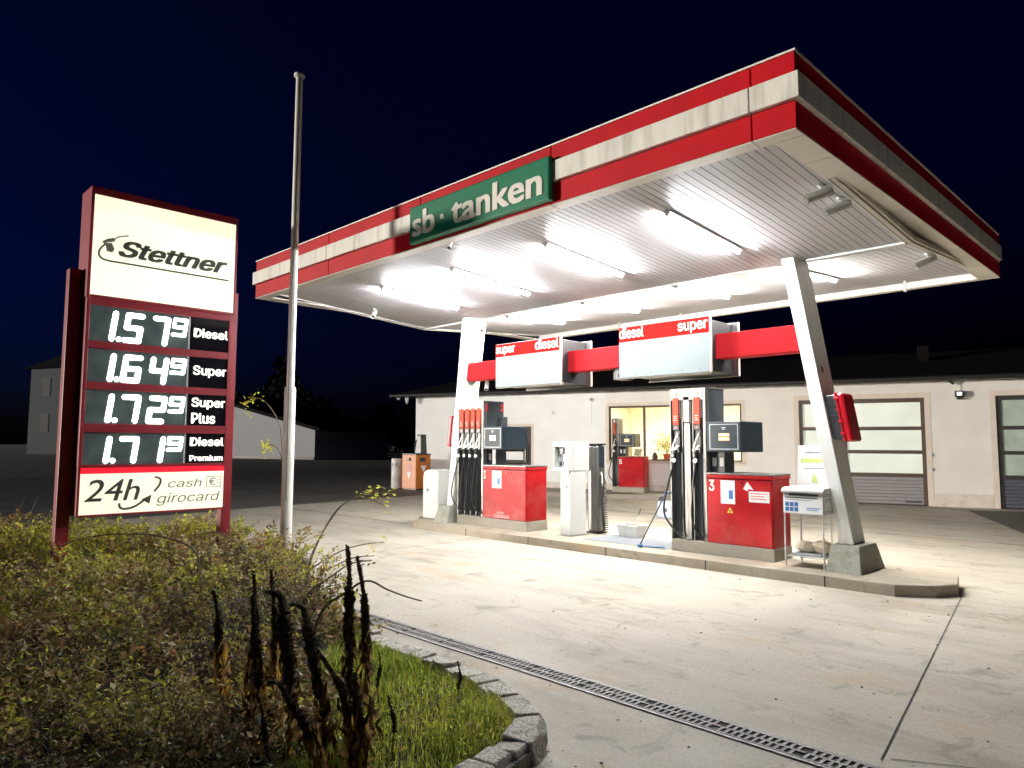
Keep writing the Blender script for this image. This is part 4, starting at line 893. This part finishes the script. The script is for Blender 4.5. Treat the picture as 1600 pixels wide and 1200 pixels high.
text('cash', (-.0075,.957,1.11), Y, Z, .40, .098, M['inkgrey2'], lp, .003, -.004, .22)
text('girocard', (-.0075,.834,.90), Y, Z, .755, .145, M['inkgrey2'], lp, .003, -.004, .22)
eb = MB(); E0, E1, F0, F1 = 1.415, 1.60, 1.095, 1.235
for q_ in ((E0,E1,F0,F0+.008),(E0,E1,F1-.008,F1),(E0,E0+.008,F0+.008,F1-.008),(E1-.008,E1,F0+.008,F1-.008)): eb.box(-.0075,-.0045,*q_)
obj('card_outline', eb, M['inkgrey2'], lp); text('€', (-.0075,1.445,1.117), Y, Z, .085, .098, M['inkgrey'], lp, .003); text('C', (-.0075,1.545,1.145), Y, Z, .04, .05, M['inkgrey2'], lp, .003)
ar = MB().tube(catmull([(-.004,.80,1.245),(-.004,.865,1.22),(-.004,.86,1.15),(-.004,.80,1.07)], 6), [.003]+[.012]*17+[.004], 6)
ar.tube(catmull([(-.004,.43,.955),(-.004,.44,.905),(-.004,.50,.885),(-.004,.60,.91),(-.004,.70,.98),(-.004,.73,1.005)], 6), [.004]+[.013]*29+[.008], 6).prism([(-.0075,.665,.985),(-.0075,.775,1.035),(-.0075,.755,.93)], 0, (.003,0,0))
obj('arrow_emblem', ar, M['inkgrey'], lp)

# flagpole
t = thing('flagpole', 'bare grey metal flagpole with a thicker lower section beside the price pylon', 'flagpole', (-6.143, -3.976, 0))
obj('lower_tube', MB().lathe([(.075,0),(.075,2.36),(.068,2.40)], seg=20), M['alu'], t, sm=True); obj('upper_tube', MB().lathe([(.052,2.40),(.047,6.74)], seg=20), M['alu'], t, sm=True)
obj('cap', MB().lathe([(.058,6.70),(.075,6.715),(.075,6.75),(.03,6.775)], seg=16).tube([(.05,0,6.73),(.09,0,6.72)], .01, 6), M['alu'], t, sm=True)
obj('halyard', MB().tube([(.085,-.03,6.72),(.06,-.055,2.5),(.085,-.06,.9)], .004, 5), M['rubber'], t)

# ================================================================== DRAIN
t = thing('drain_channel', 'long narrow steel drain grating set in the concrete beside the granite kerb', 'drain', (0, -4.66, 0))
xa, xb, dw = -5.0, 5.2, .085
obj('frame', MB().box(xa,xb,-dw-.022,-dw,.002,.013).box(xa,xb,dw,dw+.022,.002,.013), M['steel'], t); obj('channel', MB().add([(xa,-dw,.0075),(xb,-dw,.0075),(xb,dw,.0075),(xa,dw,.0075)], [(0,1,2,3)]), M['black_gap'], t)
x = xa
while x < xb-.01:
    gm = MB(); x1 = min(x+.5, xb)
    gm.box(x+.003,x1-.003,-dw+.003,-dw+.016,.008,.0145).box(x+.003,x1-.003,dw-.016,dw-.003,.008,.0145).box(x+.003,x1-.003,-.010,.010,.008,.0145)
    k = x+.003
    while k < x1-.04: gm.box(k,k+.018,-dw+.0165,-.0105,.008,.0142).box(k+.014,k+.032,.0105,dw-.0165,.008,.0142); k += .042
    obj('grate', gm, M['grate'], t); x = x1

# ================================================================== FAR THINGS
def yawed(label, name, cat, x, y, rz): return thing(name, label, cat, (x, y, 0), R(rz))
h = yawed('far two storey grey house behind the price pylon at the left', 'house', 'house', -116.0, 13.8, 25)
obj('wall', MB().box(0,13,0,10,0,11.9), M['house'], h); obj('roof', MB().prism([(-.6,-.6,11.9),(-.6,10.6,11.9),(-.6,5,14.6)], 0, (14.2,0,0)), M['tile'], h)
for z in (3.0,8.0):
    w_ = obj('window', MB().box(2.4,4.0,-.05,.02,z,z+2.6), M['far_frame'], h); obj('pane', MB().box(2.55,3.85,-.06,-.051,z+.15,z+2.45), M['far_frame'], w_)
h = yawed('far white barn wall with a sloping dark roof between the pylon and flagpole', 'barn', 'barn', -62.4, 28.1, 18)
obj('wall', MB().hexa([(-14,0,0),(0,0,0),(0,12,0),(-14,12,0)], [(-14,0,6.1),(0,0,2.95),(0,12,2.95),(-14,12,6.1)]), M['barn'], h)
obj('roof', MB().hexa([(-14.5,-.25,6.25),(.8,-.25,2.85),(.8,12.5,2.85),(-14.5,12.5,6.25)], [(-14.5,-.25,6.6),(.8,-.25,3.2),(.8,12.5,3.2),(-14.5,12.5,6.6)]), M['tile'], h)
obj('base_course', MB().box(-14,0,-.06,-.001,0,.25), M['darkmetal'], h)

nb_ = 60; bk_ = MB()   # unseen embankment added to keep the low sun light off the bed
def bank_h(i): return 1.40+.10*math.sin(i*.7)+.06*math.sin(i*1.9)
rowv = []
for i in range(nb_+1):
    f = i/nb_; cx_, cy_ = -9.5+16*f, -11.6-1.2*f; e_ = min(1, 6*f, 6*(1-f)); rowv.append([(cx_, cy_+1.5, 0), (cx_, cy_+.7, bank_h(i)*.75*e_), (cx_, cy_, bank_h(i)*e_), (cx_, cy_-1.2, bank_h(i)*.9*e_), (cx_, cy_-3.5, 0)])
for i in range(nb_):
    for k in range(4): bk_.add([rowv[i][k], rowv[i+1][k], rowv[i+1][k+1], rowv[i][k+1]], [(0,1,2,3)])
struct('shade_bank', bk_, M['fieldm'], sm=True)
n = 22000; th_ = rng.uniform(R(16), R(78), n); rd = rng.uniform(135, 165, n); hb = 9+4*np.sin(th_*17)+3*np.sin(th_*41+1)+2*np.sin(th_*97)
C = np.stack([2.7-rd*np.cos(th_), -8.6+rd*np.sin(th_), hb*rng.beta(1.6,1.2,n)], 1)
a = rng.normal(size=(n,3)); a /= np.linalg.norm(a,axis=1)[:,None]; b = np.cross(a, rng.normal(size=(n,3))); b /= np.linalg.norm(b,axis=1)[:,None]; sz = rng.uniform(.3,.85,(n,1))
fw = npmesh('far_wood', np.stack([C-a*sz, C+b*sz*.7, C+a*sz, C-b*sz*.7],1).reshape(-1,3), np.arange(4*n).reshape(n,4), [M['woodleaf']]); prop(fw, 'dark wood standing far behind the barn at the edge of the night sky', 'wood', kind='stuff')
# ================================================================== VEGETATION
def fbm(x, y, sc, seed=0):
    r = np.random.default_rng(seed); out = 0
    for o_ in range(3):
        a = r.uniform(0, 6.28, 6); k = r.normal(size=(6, 2)); k = k/np.linalg.norm(k, axis=1)[:, None]*sc*2**o_
        out = out + sum(np.sin(k[i,0]*x+k[i,1]*y+a[i]) for i in range(6))/6/(1.6**o_)
    return out
bp = np.array(bed_poly)
def inside(x, y):
    c = np.zeros(len(x), bool); n = len(bp); j = n-1
    for i in range(n):
        xi, yi = bp[i]; xj, yj = bp[j]
        c ^= ((yi > y) != (yj > y)) & (x < (xj-xi)*(y-yi)/(yj-yi+1e-12)+xi); j = i
    return c
CAM = np.array([2.6895, -8.5672])
def grass_side(x, y):      # positive on the open grass corner
    return (x+2.9)*(-(-6.7+5.0))+(y+5.0)*(-.65+2.9)
def thick_h(x, y):
    d = np.hypot(x-CAM[0], y-CAM[1]); h = .30+.20*np.clip((d-4)/4.5, 0, 1)+.10*fbm(x, y, 1.6, 3)+.05*fbm(x, y, 5, 4)
    return np.clip(h, .15, None)*np.clip(-grass_side(x, y)/1.0+.15, .25, 1)
def leaves(C, size, mats, midx, name, parent=None, flat=.5, lab=None):
    n = len(C); a = rng.normal(size=(n,3)); a[:,2] *= flat; a /= np.linalg.norm(a, axis=1)[:,None]
    up = rng.normal(size=(n,3))*.7+[0,0,1]; b = np.cross(a, up); b /= np.linalg.norm(b, axis=1)[:,None]; nn = np.cross(a, b)
    s = size*rng.uniform(.6,1.4,(n,1)); w = s*rng.uniform(.32,.55,(n,1))
    V = np.stack([C-a*s, C+b*w+nn*w*.35, C+a*s, C-b*w+nn*w*.35], 1).reshape(-1,3)
    return npmesh(name, V, np.arange(4*n).reshape(n,4), mats, midx, parent)
# thicket of low shrubs: mounds of leafy sprigs
def thicket():
    C, Mi, Sz, sprigs = [], [], [], []
    nm = 0; tries = 0
    while nm < 430 and tries < 20000:
        tries += 1; mx_, my_ = rng.uniform(-11.6,.1), rng.uniform(-10.2,-3.7); P1 = np.array([mx_]), np.array([my_])
        if not inside(*P1)[0] or grass_side(mx_, my_) > .12+.2*float(fbm(*P1, 2.2, 9)[0]): continue
        d = math.hypot(mx_-CAM[0], my_-CAM[1])
        if rng.uniform() > 1.3-.08*d or (d > 6 and my_ < -9): continue
        nm += 1; bigl = 1.0 if rng.uniform() < .6 else rng.uniform(1.3,1.9); H_ = float(thick_h(*P1)[0])*rng.uniform(.8,1.15); kind = rng.uniform(); tone = float(fbm(*P1, .9, 21)[0])
        pal = [0,0,5,6,2] if kind < .40 else ([1,2,3,2,0] if kind < .70 else ([6,0,2,6,5] if kind < .82 else [3,1,2,3,3]))
        if tone > .25 and d > 5: pal = [3,2,3,1,3]
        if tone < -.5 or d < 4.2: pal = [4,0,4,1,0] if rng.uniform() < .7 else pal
        for k in range(int(rng.integers(9, 15))):
            a = rng.uniform(0, 6.28); l = rng.uniform(.16, .40); L_ = rng.uniform(.7, 1.12)
            p0 = np.array([mx_+rng.normal()*.06, my_+rng.normal()*.06, .05]); p2 = np.array([mx_+l*math.cos(a), my_+l*math.sin(a), .05+H_*L_*rng.uniform(.55,1)]); p1 = (p0+p2)/2+[0,0,H_*.28]
            if rng.uniform() < .05: p2[2] += rng.uniform(.05,.14)
            sprigs.append((p0, p1, p2)); n = int(rng.integers(20, 34)/bigl**.8); f = rng.uniform(.25, 1.02, n)[:,None]
            q = (1-f)**2*p0+2*f*(1-f)*p1+f*f*p2; C.append(q+rng.normal(size=(n,3))*.020); Mi += [pal[int(i)] for i in rng.integers(0, 5, n)]; Sz += [(.0125+.0009*d)*bigl]*n
    global dry_mb; dry_mb = MB()
    for p0, p1, p2 in sprigs[::9]:
        e = p2+(p2-p1)*rng.uniform(.3,1.0)+[0,0,rng.uniform(.03,.16)]; dry_mb.tube([p1, p2, e], [.0028,.0022,.001], 3, False)
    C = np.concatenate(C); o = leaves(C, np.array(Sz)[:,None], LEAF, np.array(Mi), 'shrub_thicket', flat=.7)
    prop(o, 'dense low thicket of brown and green leaves around the price pylon', 'shrubs', kind='stuff')
    tm = MB()
    for p0, p1, p2 in sprigs[::2]: tm.tube([p0, p0*.25+p1*.5+p2*.25, p2], [.003,.0022,.0012], 3, False)
    prop(obj('thicket_twigs', tm, M['twig']), 'thin brown twigs standing up through the low thicket', 'twigs', kind='stuff')
thicket()
prop(obj('dry_stems', dry_mb, M['cane']), 'pale dry stems poking out above the leaves of the thicket', 'stems', kind='stuff')
# grass corner
def blades(x, y, hmin, hmax, name, mats, midx, lean=.5, wid=.0035):
    n = len(x); h = rng.uniform(hmin, hmax, n)*np.clip(.8+.45*fbm(x, y, 4.5, 55), .35, 1.4); a = rng.uniform(0, 6.28, n); ln = rng.uniform(.1, 1, n)*lean*h; w = wid*rng.uniform(.7,1.4,n)
    dx, dy = np.cos(a), np.sin(a); px, py = -dy*w, dx*w; z0 = np.full(n, .055)
    L = [np.stack([x-px,y-py,z0],1), np.stack([x+px,y+py,z0],1), np.stack([x+px*.8+dx*ln*.3,y+py*.8+dy*ln*.3,z0+h*.55],1), np.stack([x-px*.8+dx*ln*.3,y-py*.8+dy*ln*.3,z0+h*.55],1), np.stack([x+dx*ln+px*.1,y+dy*ln+py*.1,z0+h*.97],1), np.stack([x+dx*ln-px*.1,y+dy*ln-py*.1,z0+h*.97],1)]
    V = np.stack(L,1).reshape(-1,3); i = np.arange(n)[:,None]*6; Q = np.concatenate([i+[0,1,2,3], i+[3,2,4,5]],0)
    return npmesh(name, V, Q, mats, np.concatenate([midx,midx]))
N_ = 110000; x = rng.uniform(-3.4,.1,N_); y = rng.uniform(-8.6,-5.0,N_); k_ = inside(x, y) & (grass_side(x, y) > -.25+.2*fbm(x,y,3,5)); x, y = x[k_], y[k_]
cl = fbm(x, y, 3.2, 31); keep = rng.uniform(size=len(x)) < np.clip(.65+.5*cl, .2, 1); x, y, cl = x[keep], y[keep], cl[keep]
hs = .05+.09*np.clip(.5+cl,0,1.2); r_ = rng.uniform(size=len(x)); mi = np.where(r_ < .5-.3*cl, 1, 0); mi = np.where(r_ > .90, 2, mi)
gr = blades(x, y, .03, .125, 'grass', [M['grassA'], M['grassB'], M['grassC']], mi, 1.1, .0026); prop(gr, 'bright green grass in the corner of the bed inside the granite kerb', 'grass', kind='stuff')
# broad leaved weeds in the grass
n = 11000; x = rng.uniform(-3,.0,n); y = rng.uniform(-7.6,-5.3,n); k_ = inside(x,y) & (grass_side(x,y) > -.1) & (fbm(x,y,3.5,41) > .05); x, y = x[k_], y[k_]
wd = leaves(np.stack([x,y,.07+rng.uniform(0,.09,len(x))],1), .013, [LEAF[3],LEAF[1],LEAF[6]], np.where(rng.uniform(size=len(x)) < .6, 0, np.where(rng.uniform(size=len(x)) < .8, 1, 2)), 'weeds'); prop(wd, 'small yellow green weeds growing among the corner grass', 'weeds', kind='stuff')
# fallen leaves and crumbs on the concrete
n = 330; x = rng.uniform(-2.5,3.2,n); y = rng.uniform(-6.2,-.3,n); k_ = ~inside(x,y); x, y = x[k_], y[k_]
x2 = .22+.12*rng.normal(size=50); y2 = rng.uniform(-6.6,-5.5,50); x = np.r_[x,x2]; y = np.r_[y,y2]
lt = leaves(np.stack([x,y,np.full(len(x),.016)],1), .011, [LEAF[0],LEAF[4],LEAF[6]], rng.integers(0,3,len(x)), 'leaf_litter', flat=.05); prop(lt, 'scattered dry leaf crumbs on the concrete near the kerb', 'leaf litter', kind='stuff')

# bush at the very front, yellow green
t = thing('yellow_shrub', 'small yellow green leafy bush in the dark at the front left', 'shrub', (-1.22,-7.26,.06))
n = 1500; C = rng.normal(size=(n,3))*[.16,.16,.09]+[0,0,.20]; leaves(C, .014, [LEAF[3],LEAF[2],LEAF[1]], rng.integers(0,3,n), 'foliage', t)
tb = MB()
for k in range(14): a = k*.9; tb.tube([(0,0,0),(.1*math.cos(a),.1*math.sin(a),.15),(.2*math.cos(a),.2*math.sin(a),.3)], [.005,.004,.002], 5)
obj('stem', tb, M['twig'], t)
# mullein stalks
ML = [ # top, base, thickness, description
 ((-1.39,-6.88,.82),(-1.38,-6.80),.020,'short mullein stalk with golden leaves, leftmost of the dead stalks',1),
 ((-1.03,-6.81,.95),(-1.08,-6.77),.017,'slim mullein stalk behind the golden leaved stalk, left of a twin pair',0),
 ((-1.00,-6.72,.965),(-1.06,-6.66),.018,'slim mullein stalk behind the golden leaved stalk, right of a twin pair',0),
 ((-.83,-6.90,.88),(-.87,-6.84),.022,'thick mullein stalk with ragged golden leaves in front of a twin pair',1),
 ((-.64,-6.86,1.01),(-.66,-6.77),.033,'thickest black mullein stalk whose tip bends over like a hook',0),
 ((-.49,-6.85,.97),(-.42,-6.72),.026,'straight dark mullein stalk just right of the hooked one',0),
 ((-.58,-6.53,1.12),(-.62,-6.45),.026,'tallest knobbly mullein stalk against the bright concrete',0),
 ((-.63,-6.43,1.05),(-.62,-6.34),.021,'slightly lower mullein stalk right behind the tallest one',0),
 ((-.44,-6.76,.67),(-.30,-6.60),.020,'low mullein stalk leaning left below the tallest one',0),
 ((-.42,-7.01,.62),(-.16,-6.86),.021,'low mullein stalk leaning left in front of the hooked one',0),
 ((-.23,-6.68,.59),(-.25,-6.63),.017,'short blunt brown mullein stalk in front of the tallest one',0),
 ((-.42,-6.59,.63),(-.45,-6.55),.016,'short thin mullein stalk below the tallest one',0),
 ((-.46,-7.05,.52),(-.42,-6.98),.014,'lowest brown mullein stalk at the bottom of the picture',0),
 ((-.92,-6.08,.42),(-.94,-6.06),.008,'small dry weed stalk at the left edge of the grass',0),
 ((-.68,-5.67,.34),(-.68,-5.66),.007,'small dry weed stalk near the granite kerb',0),
 ((-.38,-6.38,.38),(-.38,-6.35),.010,'small dry weed stalk in the middle of the grass',0)]
for k, (tp_, bs, r, lb, gold) in enumerate(ML):
    r *= .80 if r > .012 else 1; hh = tp_[2]-.05; t = thing('mullein_stalk' if r > .0125 else 'weed_stalk', lb, 'dry plant', (bs[0], bs[1], .05), group='dead mullein stalks in the bed' if r > .012 else 'dry weed stalks in the grass')
    dx, dy = tp_[0]-bs[0], tp_[1]-bs[1]; hook = 'hook' in lb
    path = [Vector((dx*f*f+.006*math.sin(f*9+k), dy*f*f+.006*math.cos(f*7+k), hh*f)) for f in np.linspace(0, 1, 40)]
    if hook:
        vdir = Vector((-.7,-.7,0))
        for i in range(34, 40): q_ = (i-33)/6; path[i] = path[33]+vdir*.075*(1-math.cos(q_*1.75))/1.18+Z*.055*math.sin(q_*1.75)
    spl = 17
    obj('stem', MB().tube(path[:spl+1], [max(.004, r*.42)]*(spl+1), 7), M['mullstem'], t, sm=True)
    rr = np.random.default_rng(k); rad = []
    for i in range(spl, 40):
        f = (i-spl)/(39-spl); base = r*(.75+.45*math.sin(math.pi*min(1, f*1.15)) if f < .6 else .48)*(1-.35*max(0,(f-.9)/.1)); rad.append(base*rr.uniform(.78,1.22))
    mb = MB().tube(path[spl:], rad, 10)
    for i in range(int(900 if r > .012 else 150)):   # seed capsules and fuzz
        f = rr.uniform(0, 1); j = min(int(f*(39-spl)), 38-spl); p = path[spl+j].lerp(path[spl+j+1], rr.uniform()); a = rr.uniform(0, 6.28); rad_ = rad[j]
        n_ = Vector((math.cos(a), math.sin(a), rr.uniform(-.1,.7))).normalized(); c = p+n_*rad_*.8; l = rr.uniform(.004,.010 if f > .6 else .017)*(r/.025)**.5; s_ = n_.cross(Z).normalized()*l*.5; u2 = n_.cross(s_).normalized()*l*.5
        mb.add([c-s_-u2, c+s_-u2, c+s_+u2, c-s_+u2, c+n_*l*1.3], [(0,1,4),(1,2,4),(2,3,4),(3,0,4)])
    obj('seed_head', mb, M['mull'], t)
    if r > .012:
        n = 150; C = []; 
        for i in range(n):
            f = rr.uniform(.05, .62); p = path[int(f*39)]; a = rr.uniform(0, 6.28); C.append(p+Vector((math.cos(a), math.sin(a), 0))*rr.uniform(.01,.05)*(1.3-f)+Z*rr.uniform(-.02,.02))
        C = np.array(C); a = rr.normal(size=(n,3))*[.35,.35,.3]+[0,0,-1]; a /= np.linalg.norm(a,axis=1)[:,None]; b = np.cross(a, rr.normal(size=(n,3))); b /= np.linalg.norm(b,axis=1)[:,None]; s = rr.uniform(.02,.055,(n,1)); w = s*rr.uniform(.15,.4,(n,1)); nn = np.cross(a,b)
        V = np.stack([C-a*s, C+b*w+nn*w*.6, C+a*s, C-b*w+nn*w*.6],1).reshape(-1,3)
        npmesh('withered_leaves', V, np.arange(4*n).reshape(n,4), [M['dryleaf'], M['goldleaf'], M['mullstem']], np.where(rr.uniform(size=n) < (.3 if gold else .06), 1, np.where(rr.uniform(size=n) < .6, 0, 2)), t)

# canes with leaves
def cane_plant(name, label, cat, canes, leafpts, spread, nleaf, mats, lsize=.03):
    base = Vector(canes[0][0]); base.z = .05; t = thing(name, label, cat, base)
    for c in canes:
        pth = catmull([Vector(p)-base for p in c], 6); n = len(pth); obj('cane', MB().tube(pth, [.009*(1-.7*i/n)+.002 for i in range(n)], 6), M['cane'], t, sm=True)
    C = []
    for (p, k) in leafpts: C += [np.array(Vector(p)-base)+rng.normal(size=3)*spread for _ in range(k)]
    if C: leaves(np.array(C), lsize, mats, rng.integers(0, len(mats), len(C)), 'leaves', t)
Yg = [LEAF[3], LEAF[3], M['grassB']]
cane_plant('rose_shoot', 'tall thin leafy shoot growing up against the flagpole', 'plant', [[(-6.3,-3.73,.05),(-6.32,-3.8,.3),(-6.32,-3.9,1.07),(-6.33,-3.97,1.58),(-6.34,-4.01,1.88),(-6.4,-4.1,2.1),(-6.49,-4.21,2.24),(-6.6,-4.32,2.25)],
  [(-6.32,-3.9,1.07),(-6.34,-3.97,1.46),(-6.39,-4.04,1.61),(-6.47,-4.11,1.62)]], [((-6.60,-4.33,2.22),16),((-6.52,-4.25,2.26),8),((-6.63,-4.36,2.12),8),((-6.5,-4.13,1.60),34)], [.05,.05,.05], 0, Yg, .032)
cane_plant('rose_bush', 'arching leafy canes right of the flagpole with yellow green tips', 'plant', [
  [(-5.42,-4.03,.05),(-5.39,-4.01,.25),(-5.28,-3.93,.57),(-5.14,-3.82,.84),(-5.01,-3.7,.96),(-4.86,-3.57,1.04),(-4.67,-3.37,1.03)],
  [(-5.44,-4.04,.05),(-5.38,-4.0,.33),(-5.22,-3.88,.69),(-5.06,-3.76,.92),(-4.89,-3.59,.98),(-4.73,-3.42,.89)],
  [(-5.40,-4.12,.05),(-5.15,-4.04,.21),(-4.95,-3.86,.36),(-4.75,-3.67,.44),(-4.59,-3.51,.46)],
  [(-5.40,-4.12,.05),(-5.1,-3.98,.13),(-4.87,-3.77,.27),(-4.68,-3.58,.30)]],
  [((-4.9,-3.6,1.02),18),((-4.78,-3.48,1.05),20),((-4.68,-3.38,1.04),14),((-4.78,-3.46,.90),14),((-4.6,-3.52,.46),8),((-4.7,-3.58,.38),8)], [.06,.06,.04], 0, Yg, .028)
cane_plant('bramble_cane', 'bare arching bramble cane in front of the right pylon post', 'plant', [[(-4.42,-4.92,.05),(-4.45,-4.90,.10),(-4.51,-4.97,.22),(-4.62,-5.1,.42),(-4.75,-5.25,.6),(-4.89,-5.4,.71),(-5.03,-5.55,.69)]], [((-4.95,-5.48,.68),6)], [.06,.06,.04], 0, [LEAF[2], LEAF[3]], .02)
cane_plant('bramble_cane', 'long arching bramble cane passing below the 24h panel', 'plant', [[(-3.95,-5.9,.05),(-4.0,-5.92,.5),(-4.05,-5.98,.69),(-4.24,-6.2,.80),(-4.45,-6.41,.82),(-4.65,-6.62,.80),(-4.91,-6.85,.70),(-5.17,-7.08,.45)]], [((-4.3,-6.25,.80),10),((-4.7,-6.65,.8),10),((-4.95,-6.9,.68),8)], [.07,.07,.04], 0, [LEAF[3], LEAF[2], LEAF[5]], .02)
cane_plant('bramble_cane', 'thin twig arching out over the bright concrete near the drain', 'plant', [[(-1.95,-5.97,.05),(-1.89,-5.91,.45),(-1.75,-5.79,.61),(-1.64,-5.69,.69),(-1.54,-5.59,.63),(-1.45,-5.49,.58),(-1.38,-5.41,.55)]], [((-1.7,-5.75,.66),3)], [.05,.05,.02], 0, [LEAF[0]], .014)
cane_plant('bramble_cane', 'dark leafy twig standing behind the tallest mullein stalk', 'plant', [[(-2.95,-5.55,.05),(-2.87,-5.47,.37),(-2.71,-5.33,.54),(-2.6,-5.22,.64),(-2.47,-5.1,.67)]], [((-2.5,-5.13,.66),14),((-2.62,-5.24,.62),8)], [.05,.05,.025], 0, [LEAF[4], LEAF[0]], .018)
t = thing('dry_grass_ear', 'single pale bristly grass ear leaning over the dark thicket at left', 'grass ear', (-2.35,-7.8,.06))
obj('stalk', MB().tube(catmull([(0,0,0),(.05,.04,.35),(.16,.13,.60),(.24,.22,.61)], 6), .0025, 5), LEAF[6], t); obj('ear', MB().tube([(.22,.20,.60),(.25,.23,.615),(.31,.29,.625),(.35,.33,.62)], [.006,.013,.012,.003], 8), LEAF[6], t)
